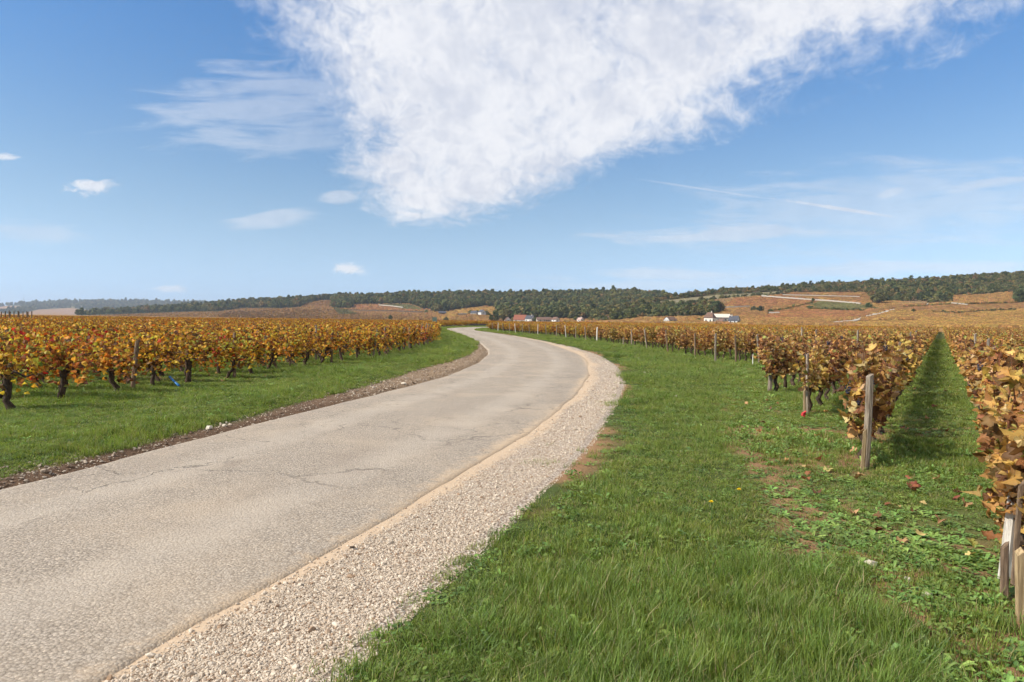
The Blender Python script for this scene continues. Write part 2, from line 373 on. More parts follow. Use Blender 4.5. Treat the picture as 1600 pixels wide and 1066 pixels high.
m, t = material('gravel_bed'); P_ = objpos(t)
d1 = t.voro(t.vadd(P_, t.vmul(t.noise(P_, 50, 2, 0.5, 0, True), (0.01, 0.01, 0.01))), 55, 'F1'); cc = t.voro(P_, 55, 'F1', 1)
sepc = t.new('ShaderNodeSeparateColor'); t.l.new(cc, sepc.inputs[0])
base = t.mix(sepc.outputs[0], (0.33, 0.25, 0.18), (0.60, 0.52, 0.42)); base = t.mix(t.m('MULTIPLY', t.step(d1, 0.35, 0.7), 0.8), base, (0.17, 0.115, 0.075))
sand = t.new('ShaderNodeAttribute', attribute_name='dust').outputs['Fac']
sn = t.step(t.m('ADD', sand, t.m('MULTIPLY', t.m('SUBTRACT', t.noise(P_, 5, 8, 0.72), 0.5), 2.0)), 0.35, 0.95)
base = t.mix(sn, base, t.mix(t.noise(P_, 40, 4, 0.6), (0.40, 0.28, 0.175), (0.52, 0.395, 0.27)))
hh = t.m('MULTIPLY', t.m('SUBTRACT', 1.0, d1), t.m('SUBTRACT', 1.0, t.m('MULTIPLY', sn, 0.85)))
finish(t, principled(t, base, 0.92, 0.2, t.bump(hh, 0.9, 0.012))); M['gravel'] = m

m, t = material('ground'); P_ = objpos(t); c = attr(t)
n = t.noise(P_, 2.2, 8, 0.68); n2 = t.noise(P_, 28, 5, 0.6)
c = t.mix(1.0, c, t.mix(n, (0.55, 0.52, 0.5), (1.45, 1.45, 1.4)), 'MULTIPLY')
c = t.mix(1.0, c, t.mix(n2, (0.65, 0.65, 0.65), (1.35, 1.33, 1.3)), 'MULTIPLY')
finish(t, principled(t, c, 0.95, 0.1, t.bump(t.m('ADD', n2, t.m('MULTIPLY', n, 0.5)), 0.8, 0.03))); M['ground'] = m

m, t = material('vineyard_hillside'); P_ = objpos(t); c = attr(t)
n = t.noise(P_, 0.35, 6, 0.75); n2 = t.noise(P_, 0.02, 5, 0.6)
n3 = t.noise(t.vmul(P_, (1.3, 0.10, 0.10)), 0.9, 3, 0.6)                 # rows running uphill
c = t.mix(1.0, c, t.mix(n, (0.45, 0.45, 0.5), (1.55, 1.5, 1.4)), 'MULTIPLY')
c = t.mix(1.0, c, t.mix(n3, (0.65, 0.66, 0.7), (1.35, 1.3, 1.25)), 'MULTIPLY')
c = t.mix(1.0, c, t.mix(n2, (0.8, 0.86, 0.9), (1.2, 1.12, 1.05)), 'MULTIPLY')
finish(t, principled(t, c, 0.95, 0.05, t.bump(t.m('ADD', n, n3), 0.9, 1.2))); M['hill'] = m

def wallmat(name, col): return plain(name, col, 0.9, 0.15, 0.12, 0.9)
M['plaster'] = wallmat('cream_plaster', (0.66, 0.60, 0.49)); M['white_wall'] = wallmat('white_render', (0.62, 0.60, 0.54))
M['stone_wall'] = wallmat('limestone_wall', (0.44, 0.39, 0.31)); M['roof_brown'] = wallmat('brown_tiles', (0.15, 0.09, 0.065))
M['roof_red'] = wallmat('red_tiles', (0.22, 0.082, 0.05)); M['roof_slate'] = wallmat('slate', (0.075, 0.075, 0.085))
M['roof_pale'] = wallmat('pale_sheet_roof', (0.60, 0.52, 0.42)); M['roof_pink'] = wallmat('pinkish_tiles', (0.40, 0.27, 0.22))
M['window'] = plain('window_glass', (0.03, 0.035, 0.04), 0.15, 0.5, 0.2)
M['door'] = plain('dark_door', (0.07, 0.045, 0.03), 0.6); M['dark_wood'] = plain('dark_boards', (0.06, 0.05, 0.045), 0.8)
M['drystone'] = wallmat('dry_stone', (0.36, 0.32, 0.26)); M['track'] = wallmat('pale_track', (0.36, 0.31, 0.24))
M['steel'] = plain('painted_steel', (0.22, 0.23, 0.24), 0.5, 0.5, 0.1)
M['sign_green'] = plain('weathered_green', (0.10, 0.13, 0.10), 0.6)

# ------------------------------------------------------------------ lie of the land
def curve(pts):
    a = np.array(pts, float); o = np.argsort(a[:, 1]); return a[o, 1], a[o, 0]
def smooth_curve(pts):
    yy, xx = curve(pts)
    def f(y):
        y = np.asarray(y, float); w = 0.4 + 0.05 * np.abs(y); o = 0
        for k in (-1, -0.5, 0, 0.5, 1): o = o + np.interp(y + k * w, yy, xx)
        return o / 5
    return f
xR = smooth_curve([(-2.2, -30), (-2.2, 0), (-1.95, 1.6), (-1.7, 2.78), (-1.48, 3.44), (-1.11, 4.42), (-0.26, 7.31), (0.61, 10.48), (1.3, 13.62), (2.25, 19.4), (2.86, 25.5), (3.05, 32), (2.3, 47), (0, 65), (-2.3, 79.6), (-4.6, 90), (-5.8, 102), (-5.6, 116), (-3, 130), (3, 145), (12, 158), (40, 190), (150, 300)])
xL = smooth_curve([(-6.2, -30), (-5.8, 0), (-5.1, 2.8), (-4.33, 5.75), (-3.86, 8.22), (-3.16, 11.24), (-2.26, 15.12), (-1.66, 18.34), (-1.2, 22.9), (-1.0, 28.7), (-1.1, 33.4), (-2.13, 45.5), (-3.96, 60.3), (-5.86, 73.4), (-8.82, 93.9), (-10.4, 105), (-10.2, 120), (-7.5, 136), (-1.5, 151), (8, 164), (36, 196), (146, 306)])
xS = smooth_curve([(-1.3, -30), (-1.2, 0), (-0.92, 2.4), (-0.73, 3.28), (-0.38, 4.21), (0.05, 5.75), (0.6, 7.36), (1.62, 11.7), (2.6, 16.5), (3.35, 22.2), (3.72, 29.8), (3.35, 39.5), (1.9, 52), (0.1, 65), (-2.2, 79.6), (-4.5, 90), (-5.7, 102), (-5.5, 116), (-2.9, 130), (3.1, 145), (12.1, 158), (40.1, 190), (150, 300)])
xSL = smooth_curve([(-6.5, -30), (-6.1, 0), (-5.3, 2.8), (-4.66, 6.19), (-4.12, 8.66), (-3.6, 12.5), (-2.95, 17.2), (-2.75, 21), (-2.0, 26), (-1.8, 34), (-2.3, 45.5), (-4.1, 60), (-6.0, 73.4), (-8.9, 93.9), (-10.5, 105), (-10.3, 120), (-7.6, 136), (-1.6, 151), (7.9, 164), (36, 196), (146, 306)])
xW = smooth_curve([(1.2, 0), (1.62, 3.1), (2.08, 4.45), (2.6, 6.9), (3.35, 10.5), (5.0, 15.5), (7.6, 23), (8.2, 32), (7.6, 42), (6.2, 56), (2.2, 75), (-2, 94), (0, 130)])
xFL = smooth_curve([(-9.0, 4), (-8.1, 9), (-7.5, 11), (-7.1, 13.2), (-6.5, 16.1), (-6.3, 19.1), (-5.7, 21.7), (-5.1, 25), (-4.86, 32.4), (-4.6, 39), (-6.0, 52), (-9.5, 80), (-12.5, 100), (-13.5, 120), (-12, 140), (-8, 156)])
def gz(x, y):
    x = np.asarray(x, float); y = np.asarray(y, float)
    l, r, s, sl_ = xL(y), xR(y), xS(y), xSL(y)
    fade = 1 - sstep(y, 60, 110)
    bump = 0.014 * wav(x * 1.6, y * 1.6, 3) + 0.02 * wav(x * 0.35, y * 0.35, 5)
    zl = 0.02 + (0.075 * sstep(sl_ - x, -0.1, 0.7) - 0.03 * sstep(sl_ - x, 0.9, 3.0)) * fade
    zr = -0.035 + 0.055 * sstep(x - s, -0.12, 0.25) - 0.012 * sstep(x - s, 0.4, 2.0) * fade
    mid = (l + r) / 2
    z = np.where(x < mid, np.where(x > l - 0.02, -0.05, -0.05 + (zl + 0.05) * sstep(l - x, 0.0, 0.25)), np.where(x < s - 0.15, -0.05, zr))
    off = np.clip(np.minimum(np.where(x < mid, sl_ - x, 99), np.where(x > mid, x - s, 99)) / 0.6, 0, 1)
    off = np.where((x > sl_) & (x < s), 0, off)
    return z + bump * off

def uneven(lo, hi, fine_lo, fine_hi, step, growth):
    a = list(np.arange(fine_lo, fine_hi, step)); s = step; q = a[-1]
    while q < hi: s *= growth; q += s; a.append(q)
    s = step; q = a[0]; b = []
    while q > lo: s *= growth; q -= s; b.append(q)
    return np.array(b[::-1] + a)
gx = uneven(-9000, 9000, -10, 10, 0.13, 1.13); gy = uneven(-400, 9000, 1.5, 26, 0.13, 1.09)
GX, GY = np.meshgrid(gx, gy, indexing='ij')
GZ = gz(GX, GY)
SOIL = np.array([.235, .135, .072]); TURF = np.array([.055, .075, .02]); DIRT = np.array([.12, .075, .048]); VIN = np.array([.27, .15, .05]); MOSS = np.array([.10, .115, .035])
nz = wav(GX * 2.1, GY * 2.1, 21)
C = np.tile(TURF, GX.shape + (1,))
def lay(c, f): 
    global C
    C = C * (1 - f[..., None]) + c * f[..., None]
lay(MOSS, sstep(GX - xW(GY) + nz * 0.25, -0.3, 0.3)); lay(SOIL, sstep(GX - xW(GY) + nz * 0.25, -0.3, 0.3) * sstep(nz, -0.9, 0.1) * (1 - sstep(GY, 14, 40)))
wedge = np.exp(-((GX - xW(GY)) / 0.25) ** 2) * (GY < 14); lay(SOIL, np.clip(wedge * 1.2, 0, 1))
lay(MOSS, sstep(xFL(GY) - GX + nz * 0.3, -0.3, 0.4)); lay(DIRT, sstep(xFL(GY) - GX + nz * 0.3, 0, 0.6) * sstep(nz, 0.1, 0.5))
lay(DIRT, sstep(GX - xSL(GY) + nz * 0.12, -0.12, 0.08) * (GX < xR(GY))); lay(np.array([.22, .155, .10]), sstep(GX - xSL(GY) + nz * 0.12, -0.05, 0.12) * (GX < xR(GY)) * sstep(GY, 11, 17))
lay(SOIL * 1.05, np.exp(-((GX - xS(GY) - 0.2) / 0.3) ** 2) * sstep(wav(GX * 2.1, GY * 2.1, 87), .1, .5))
far = sstep(np.hypot(GX, GY), 150, 200); lay(VIN, far)
gme = mesh('ground', np.stack([GX, GY, GZ], -1), grid_tris(len(gx), len(gy)), M['ground'], C, True)
tag(link('ground', gme), kind='structure')

# road: a strip with a slight crown and crumbled edges
ry = uneven(-25, 230, 1.0, 30, 0.10, 1.02)
ta = np.array([-1.03, -1.0, -.985, -.95, -.8, -.65, -.55, -.45, -.35, -.25, -.12, 0, .12, .25, .35, .45, .55, .65, .8, .95, .985, 1.0, 1.03])
l, r = xL(ry), xR(ry); wob_l = 0.04 * wav(ry * 3, ry * 0 + 1, 8) * (ry < 60); wob_r = (0.03 * wav(ry * 4.5, ry * 0 + 4, 9) + 0.035 * wav(ry * 1.1, ry * 0 + 2, 19)) * (ry < 60)
l = l + wob_l; r = r + wob_r
RX = (l + r)[:, None] / 2 + (r - l)[:, None] / 2 * ta[None]; RY = np.repeat(ry[:, None], len(ta), 1)
RZ = 0.022 + 0.03 * (1 - ta ** 2)[None] + 0 * RX; RZ[:, 0] = RZ[:, -1] = -0.06; RZ[:, 1] = RZ[:, -2] = 0.004
RZ += 0.006 * wav(RX * 0.8, RY * 0.8, 14)
rme = mesh('road', np.stack([RX, RY, RZ], -1), grid_tris(len(ry), len(ta)), M['road'], None, True)
a = rme.attributes.new('dust', 'FLOAT', 'POINT'); a.data.foreach_set('value', np.clip(np.maximum(1 + .4 * wav(RX * 1.2, RY * 1.2, 37) - (r[:, None] - RX) / 0.3, 0.4 - (RX - l[:, None]) / 0.5), 0, 1).astype(np.float32).ravel())
a = rme.attributes.new('track', 'FLOAT', 'POINT'); a.data.foreach_set('value', (np.exp(-((np.abs(ta) - .45) / .2) ** 2)[None] + 0 * RX).astype(np.float32).ravel())
tag(link('road', rme), kind='structure')

# gravel shoulder along the right of the road
sy = uneven(-20, 66, 1.0, 30, 0.10, 1.02); sy = sy[sy < 66]; tb = np.linspace(0, 1, 13); r, s = xR(sy), xS(sy)
SX = (r - 0.08)[:, None] + (s - r + 0.30)[:, None] * tb[None]; SY = np.repeat(sy[:, None], 13, 1)
def shoulder_z(x, y): return 0.012 + 0.004 * wav(x * 5, y * 5, 31) + 0.0 * x
SZ = shoulder_z(SX, SY); SZ[:, -1] -= 0.03
sme = mesh('gravel_shoulder', np.stack([SX, SY, SZ], -1), grid_tris(len(sy), 13), M['gravel'], None, True)
a = sme.attributes.new('dust', 'FLOAT', 'POINT')
a.data.foreach_set('value', np.clip(1.2 + .35 * wav(SX * 1.5, SY * 1.5, 33) - (SX - r[:, None]) / (np.interp(sy, [3, 12, 22, 40], [0.16, 0.26, 0.45, 0.8]) * (1 + .55 * wav(sy * 1.1, sy * 0, 34)))[:, None], 0, 1).astype(np.float32).ravel())
tag(link('gravel_shoulder', sme), kind='structure')

# ------------------------------------------------------------------ hills
def inside(px, py, poly):
    px = np.asarray(px, float); py = np.asarray(py, float); o = np.zeros(px.shape, bool); n = len(poly)
    for i in range(n):
        (x0, y0), (x1, y1) = poly[i], poly[(i + 1) % n]
        if y0 == y1: continue
        o ^= ((py < y0) != (py < y1)) & (px < (x1 - x0) * (py - y0) / (y1 - y0) + x0)
    return o
class Hill:
    """a hillside: its ridge as seen from the road, and how far off its foot and its ridge lie"""
    def __init__(s, ridge, Db, Dr, x0, x1, power=0.75):
        s.rx, s.ryy = np.array(ridge, float).T; s.Db, s.Dr, s.x0, s.x1, s.pw = Db, Dr, x0, x1, power
    def lim(s, x):
        db = np.interp(x, *np.array(s.Db, float).T); dr = np.interp(x, *np.array(s.Dr, float).T)
        yb = horizon(x) + F_PX * EYE / db; return db, dr, yb, np.minimum(np.interp(x, s.rx, s.ryy), yb - 0.3)
    def D(s, x, y):
        db, dr, yb, yr = s.lim(x); q = np.clip((yb - y) / (yb - yr), 0, 1.0)
        return db + (dr - db) * q ** s.pw
    def P(s, x, y):
        d = s.D(x, y); fx, rx_, ux = [np.array(k) for k in (fwd, right, up)]
        x = np.asarray(x, float); y = np.asarray(y, float)
        v = fx + rx_ * ((x - 800) / F_PX)[..., None] - ux * ((y - 533) / F_PX)[..., None]
        return np.array([0, 0, EYE]) + v * (d / v[..., 1])[..., None]
    def build(s, name, paint, dx=3.0, ns=56):
        xs = np.arange(s.x0, s.x1 + dx, dx); db, dr, yb, yr = s.lim(xs)
        q = np.linspace(0, 1, ns); PY = yb[:, None] + (yr - yb)[:, None] * q[None]; PX = np.repeat(xs[:, None], ns, 1)
        V = s.P(PX, PY); V[..., 2] += 0.0
        foot = V[:, :1].copy(); foot[..., 1] -= 20; foot[..., 2] -= 6
        back = []
        for k, (g, dz) in enumerate(((1.08, 0.92), (1.25, 0.6), (1.6, -0.1))):
            b = V[:, -1:].copy(); b[..., :2] *= g; b[..., 2] *= dz; back.append(b - np.array([0, 0, 2.0]))
        A = np.concatenate([foot, V] + back, 1); cx = np.concatenate([PX[:, :1], PX, PX[:, -1:], PX[:, -1:], PX[:, -1:]], 1); cy = np.concatenate([PY[:, :1], PY] + [PY[:, -1:]] * 3, 1)
        me = mesh(name, A, grid_tris(len(xs), A.shape[1]), M['hill'], paint(cx, cy), True)
        return tag(link(name, me), kind='structure')
# colours of ground and crops
OCHRE = (.185, .100, .032); GOLD = (.225, .128, .034); RUST = (.165, .086, .030); REDV = (.168, .078, .030); OLIVE = (.088, .078, .027); TAN = (.165, .10, .045)
SCRUB = (.10, .095, .045); WOODF = (.055, .065, .03); DRY = (.20, .175, .10); PINKF = (.26, .16, .09)
FAR = Hill([(-900, 481), (0, 479), (30, 475), (60, 474), (100, 472.5), (200, 471.5), (300, 473.5), (400, 476), (560, 480), (800, 489)], [(0, 2600)], [(0, 4300)], -900, 800)
MID = Hill([(120, 492), (270, 482), (320, 479), (380, 474), (440, 472), (490, 469), (530, 466.5), (600, 465), (650, 464), (720, 463), (800, 464), (850, 463), (920, 461), (980, 460), (1020, 463), (1060, 469), (1160, 480), (1300, 500)],
           [(100, 900), (700, 700), (1100, 560)], [(100, 1700), (600, 1350), (1000, 1200)], 110, 1290)
RGT = Hill([(925, 502), (960, 490), (985, 476), (1000, 471), (1050, 464), (1100, 458), (1150, 453.5), (1220, 449.5), (1280, 446), (1340, 443.5), (1400, 441), (1450, 437.5), (1500, 434), (1560, 430), (1600, 428), (1800, 424), (2500, 430)],
           [(900, 520), (1100, 430), (1600, 330)], [(900, 760), (1100, 900), (1400, 900), (2400, 1000)], 926, 2500)
far_fields = [([(20, 493), (60, 484), (110, 481.5), (145, 486), (165, 493)], PINKF), ([(-900, 493), (-300, 484), (30, 478), (38, 482), (0, 489), (20, 493)], PINKF), ([(255, 494), (300, 487), (345, 486), (380, 494)], TAN)]
def paint_far(x, y):
    c = np.tile(np.array(WOODF) * 1.2, x.shape + (1,)); c[inside(x, y, [(50, 480), (90, 478), (150, 478), (120, 481)])] = DRY
    for poly, k in far_fields: c[inside(x, y, poly)] = k
    return c
mid_wood = [[(110, 494), (300, 487), (340, 487), (380, 481.5), (440, 482), (470, 480), (478, 474), (486, 472), (500, 469.5), (512, 469), (520, 471), (518, 480), (530, 482), (547, 482), (552, 476), (580, 475.5), (640, 475), (655, 480), (664, 485), (690, 489), (700, 486), (728, 482), (760, 478.5), (776, 480), (780, 499), (1300, 500), (1300, 440), (110, 440)]]
mid_fields = [([(340, 494), (360, 487), (460, 483), (545, 484), (680, 492), (680, 500), (340, 500)], OCHRE), ([(486, 473), (518, 469), (518, 479), (484, 477)], RUST), ([(545, 483), (553, 477), (600, 476.5), (690, 486), (640, 486)], REDV), ([(600, 476), (640, 476), (662, 485), (630, 483)], OLIVE),
              ([(520, 481), (545, 484), (560, 491), (530, 491)], OLIVE), ([(560, 486), (680, 489), (685, 496), (560, 493)], RUST), ([(685, 500), (700, 487), (735, 481), (772, 480), (776, 486), (760, 500)], GOLD), ([(700, 500), (720, 490), (778, 492), (778, 502)], OCHRE), ([(950, 503), (1000, 497), (1290, 497), (1290, 506)], OCHRE)]
def paint_mid(x, y):
    c = np.tile(np.array(OCHRE), x.shape + (1,)); 
    for poly in mid_wood: c[inside(x, y, poly)] = WOODF
    for poly, k in mid_fields: c[inside(x, y, poly)] = k
    return c
rgt_scrub = [(926, 503), (926, 430), (1600, 400), (2500, 400), (2500, 466), (1700, 470), (1605, 474), (1588, 472), (1584, 458), (1560, 458), (1545, 461), (1488, 463), (1487, 473), (1450, 475), (1420, 473), (1395, 471), (1366, 473), (1362, 466), (1350, 458), (1300, 458), (1240, 458), (1212, 462), (1170, 464), (1130, 468), (1090, 475), (1062, 478), (1110, 477), (1130, 481), (1128, 487), (1105, 495), (1000, 498), (960, 502)]
rgt_open = [(1010, 474), (1060, 467), (1120, 461), (1180, 458), (1230, 454), (1230, 458), (1170, 463), (1110, 469), (1060, 476)]
rgt_fields = [([(1060, 478), (1130, 468), (1150, 467), (1126, 478)], TAN), ([(1126, 479), (1150, 467), (1212, 463), (1282, 468), (1262, 476), (1215, 479)], REDV), ([(1212, 463), (1240, 458), (1350, 458), (1364, 468), (1364, 474), (1300, 468)], RUST),
              ([(1282, 471), (1345, 476), (1372, 484), (1280, 483), (1262, 478)], OLIVE), ([(1128, 497), (1170, 481), (1262, 480), (1262, 486), (1180, 497)], RUST), ([(1180, 498), (1230, 486), (1372, 485), (1340, 498), (1280, 502)], REDV), ([(960, 506), (1000, 497), (1128, 495), (1128, 508)], OCHRE),
              ([(1180, 508), (1180, 499), (1345, 497), (1370, 503), (1370, 510)], OCHRE), ([(1360, 500), (1400, 488), (1460, 486), (1440, 498)], GOLD), ([(1400, 475), (1455, 469), (1448, 477)], TAN), ([(1488, 473), (1488, 463), (1545, 461), (1584, 457), (1584, 473)], OCHRE),
              ([(1370, 484), (1400, 477), (1600, 476), (1600, 484), (1460, 487)], RUST), ([(1500, 488), (1600, 485), (1700, 485), (1700, 500), (1520, 496)], GOLD), ([(1340, 512), (1340, 503), (1440, 498), (1700, 498), (1700, 516)], GOLD), ([(1548, 503), (1552, 500), (1564, 500), (1562, 504)], (.14, .07, .05))]
def paint_rgt(x, y):
    c = np.tile(np.array(OCHRE), x.shape + (1,)); c[inside(x, y, rgt_scrub)] = SCRUB; c[inside(x, y, rgt_open)] = DRY
    for poly, k in rgt_fields: c[inside(x, y, poly)] = k
    return c
FAR.build('far_hill', paint_far, 4.0, 40); MID.build('wooded_hill', paint_mid, 2.5, 60); RGT.build('vineyard_hill', paint_rgt, 2.0, 76)

CLEAR = [[(1300, 504.5), (1330, 502), (1345, 498), (1352, 495), (1370, 491), (1385, 487), (1396, 483.5)], [(1190, 463), (1240, 467), (1300, 471), (1345, 475)], [(1222, 461), (1345, 464)], [(1132, 481), (1172, 479)], [(1487, 474), (1512, 476.5)], [(1448, 477), (1453, 472), (1451, 469.5)], [(1200, 489.5), (1218, 489.5)],
         [(1456, 488), (1500, 489.5), (1530, 487), (1590, 484)], [(1495, 476), (1590, 474)], [(1262, 482), (1350, 485.5)], [(1200, 487), (1225, 484), (1250, 478), (1275, 472)], [(1410, 480), (1490, 475)], [(1330, 502.5), (1440, 500.5)], [(1422, 487), (1432, 487)], [(592, 477), (630, 481)], [(546, 485), (660, 488)], [(716, 492), (728, 491.5)], [(604, 498.5), (616, 498.5)]]
# rows of vines on the hill parcels, too small to tell plant from plant
def row_piece(seed, col):
    r = np.random.default_rng(seed); m_ = MB(); n = 9; xs_ = np.linspace(-2.6, 2.6, n); hh = r.uniform(.8, 1.35, n); ww = r.uniform(.25, .5, n); V = []
    for q in range(n): V += [(xs_[q], -ww[q], .1), (xs_[q] + r.normal(0, .1), r.normal(0, .08), hh[q]), (xs_[q], ww[q], .1)]
    T = [t_ for q in range(n - 1) for t_ in ((3 * q, 3 * q + 3, 3 * q + 4), (3 * q, 3 * q + 4, 3 * q + 1), (3 * q + 1, 3 * q + 4, 3 * q + 5), (3 * q + 1, 3 * q + 5, 3 * q + 2))]
    m_.add(V, T, np.clip(np.array(col)[None] * r.uniform(.55, 1.5, (3 * n, 1)), 0, 1)); return m_.mesh('row_piece', M['tree_leaf'])
crop = [OCHRE, GOLD, RUST, REDV, OLIVE, TAN]; crop_protos = [row_piece(700 + 2 * j + q, tuple(v_ * 1.25 for v_ in c_)) for j, c_ in enumerate(crop) for q in range(2)]
def plant_rows(name, hill, fields, n, x0, x1, y0, y1, label, skip):
    px = R.uniform(x0, x1, n); py = R.uniform(y0, y1, n); kind = np.full(n, -1); ang = np.zeros(n); db, dr, yb, yr = hill.lim(px); rs = np.random.default_rng(3)
    base = (py > yr) & (py < yb); inf = np.zeros(n, bool)
    for q, _ in fields: inf |= inside(px, py, q)
    for q in skip: base &= ~inside(px, py, q) | inf
    for ln in CLEAR:
        for (a0, b0), (a1, b1) in zip(ln[:-1], ln[1:]):
            f_ = np.clip(((px - a0) * (a1 - a0) + (py - b0) * (b1 - b0)) / ((a1 - a0) ** 2 + (b1 - b0) ** 2), 0, 1); base &= np.hypot((px - a0 - f_ * (a1 - a0)) * .6, py - b0 - f_ * (b1 - b0) - .8) > 2.0
    free = base.copy(); kind[base] = 0; ang[base] = 2.0
    for poly, c_ in fields:
        i_ = inside(px, py, poly) & free; a_ = rs.uniform(1.75, 2.35)
        if c_ in crop: kind[i_] = crop.index(c_); ang[i_] = a_
        else: kind[i_] = -1
    k_ = kind >= 0; P = hill.P(px[k_], py[k_]); m_ = len(P); rot = np.zeros((m_, 3)); rot[:, 2] = ang[k_] + R.normal(0, .03, m_)
    scatter(name, P, rot, R.uniform(.8, 1.5, m_), kind[k_] * 2 + R.integers(0, 2, m_), crop_protos, label, 'vine rows')
plant_rows('hill_vine_rows', RGT, rgt_fields, 34000, 930, 1680, 452, 512, 'rows of ochre and rusty vines on the parcels of the right hill', [rgt_scrub])
plant_rows('slope_vine_rows', MID, mid_fields, 30000, 125, 1100, 466, 504, 'rows of tan and red vines on the lower slopes of the middle hill', mid_wood)

# ------------------------------------------------------------------ trees
def crown_pieces(seed, w, h, base, lobes=16, per=26, leaf=0.16, col=(.05, .07, .025), vary=0.35, squash=1.0):
    """lumpy crown of leaf clumps: (verts, tris, colours)"""
    r = np.random.default_rng(seed); V = []; Cc = []
    for k in range(lobes):
        a = r.uniform(0, 6.28); q = math.sqrt(r.uniform(0, 1)) * 0.62; zz = r.uniform(0.1, 0.92)
        rr = q * math.sin(math.pi * min(1, zz * 0.85 + 0.18)); c0 = np.array([rr * math.cos(a) * w * .5, rr * math.sin(a) * w * .5, base + zz * h * 0.86])
        rad = r.uniform(0.20, 0.34) * min(w, h) * (1 - 0.35 * zz); hue = r.uniform(-1, 1)
        kc = np.array(col) * (1 + vary * hue) * np.array([1 + 0.35 * max(0, hue) * r.uniform(0, 1), 1, 1])
        for j in range(per):
            d = r.normal(size=3); d /= np.linalg.norm(d); p0 = c0 + d * rad * r.uniform(0.6, 1.05) * np.array([1, 1, .85 * squash])
            a1 = r.normal(size=3); a1 -= d * (a1 @ d) * 0.6; a1 /= np.linalg.norm(a1); a2 = np.cross(d + 0.5 * r.normal(size=3), a1); a2 /= np.linalg.norm(a2) + 1e-6
            sz = leaf * min(w, h) * r.uniform(0.5, 1.0)
            V += [p0 - a1 * sz * .5 - a2 * sz * .25, p0 + a1 * sz * .35 - a2 * sz * .5, p0 + a1 * sz * .5 + a2 * sz * .3, p0 - a1 * sz * .2 + a2 * sz * .5]
            Cc += [np.clip(kc * r.uniform(0.75, 1.25), 0, 1)] * 4
    n = len(V) // 4; b = np.arange(n)[:, None] * 4
    return np.array(V), np.concatenate([b + np.array([[0, 1, 2]]), b + np.array([[0, 2, 3]])]), np.array(Cc)
def tree_proto(seed, col, w=0.9, h=0.8, lobes=14, per=18, leaf=0.2):
    mb = MB(); V, T, c = crown_pieces(seed, w, h, 0.16, lobes, per, leaf, col); mb.add(V, T, c, 0)
    mb.tube([(0, 0, -0.25), (0.01, 0, 0.1), (0.02, 0.01, 0.5)], [0.035, 0.028, 0.012], 4, (.3, .25, .2), 1)
    return mb.mesh('tree_kind', [M['tree_leaf'], M['trunk']])
GREEN = (.092, .105, .034); DEEP = (.062, .078, .027); OLV = (.135, .128, .042); RUSS = (.20, .14, .055); PALE = (.18, .185, .085)
wood_protos = [tree_proto(1, GREEN), tree_proto(2, DEEP), tree_proto(3, OLV, 1.0, .75), tree_proto(4, GREEN, .8, .85), tree_proto(5, DEEP, .95, .8), tree_proto(6, RUSS, .9, .75), tree_proto(7, OLV, .85, .8)]
scrub_protos = [tree_proto(21, OLV, 1.3, .75), tree_proto(22, DEEP, 1.1, .8), tree_proto(23, RUSS, 1.3, .6), tree_proto(24, PALE, 1.4, .55), tree_proto(25, GREEN, 1.2, .8), tree_proto(26, (.17, .13, .075), 1.3, .6)]
def plant_wood(name, hill, polys, n, size, protos, weights, label, cat, x0, x1, y0, y1, not_in=(), hug=0):
    px = R.uniform(x0, x1, n * 4); py = R.uniform(y0, y1, n * 4)
    db, dr, yb, yr = hill.lim(px); keep = np.zeros(len(px), bool)
    for q in polys: keep |= inside(px, py, q)
    for q in not_in: keep &= ~inside(px, py, q)
    keep &= (py > yr) & (py < yb)
    px, py = px[keep][:n], py[keep][:n]
    if hug:                                              # a closed line of crowns along the ridge
        ex_ = R.uniform(max(x0, hill.x0), min(x1, hill.x1), hug); ey = hill.lim(ex_)[3] + R.uniform(0, 1.2, hug); px = np.r_[px, ex_]; py = np.r_[py, ey]
    P = hill.P(px, py); k = len(P); z = R.uniform(*size, k) * R.choice([1, 1, 1.25], k)
    rot = np.zeros((k, 3)); rot[:, 2] = R.uniform(0, 6.28, k)
    return scatter(name, P, rot, np.stack([z, z, z * R.uniform(.75, 1.1, k)], 1), R.choice(len(protos), k, p=weights), protos, label, cat)
plant_wood('far_wood', FAR, [[(-900, 495), (-900, 440), (800, 440), (800, 495)]], 3800, (13, 24), wood_protos, [.3, .3, .1, .15, .1, 0, .05], 'hazy blue-green woods over the farthest low hill at left', 'wood', -500, 620, 468, 494, [f[0] for f in far_fields], 500)
plant_wood('hill_wood', MID, mid_wood, 11500, (6.5, 13.5), wood_protos, [.22, .18, .18, .13, .10, .08, .11], 'dense dark green woods covering the middle hill behind the village', 'wood', 120, 1120, 456, 503, [f[0] for f in mid_fields], 900)
plant_wood('scrub_wood', RGT, [rgt_scrub], 7500, (2.0, 6.8), scrub_protos, [.24, .16, .18, .16, .14, .12], 'olive and brown scrub and low trees along the top of the right hill', 'scrub', 930, 1760, 424, 502, [rgt_open] + [f[0] for f in rgt_fields], 700)
plant_wood('foot_wood', RGT, [[(955, 502), (985, 484), (1060, 479), (1108, 477), (1130, 481), (1128, 488), (1106, 495), (1000, 499)], [(1366, 473), (1350, 447), (1420, 446), (1520, 452), (1484, 464), (1486, 472), (1450, 474), (1395, 470)], [(1586, 474), (1586, 455), (1680, 448), (1680, 474)]], 950, (6, 9.5), wood_protos, [.22, .24, .2, .12, .08, .05, .09], 'taller dark green trees below the scrub on the right hill', 'wood', 950, 1680, 444, 503)

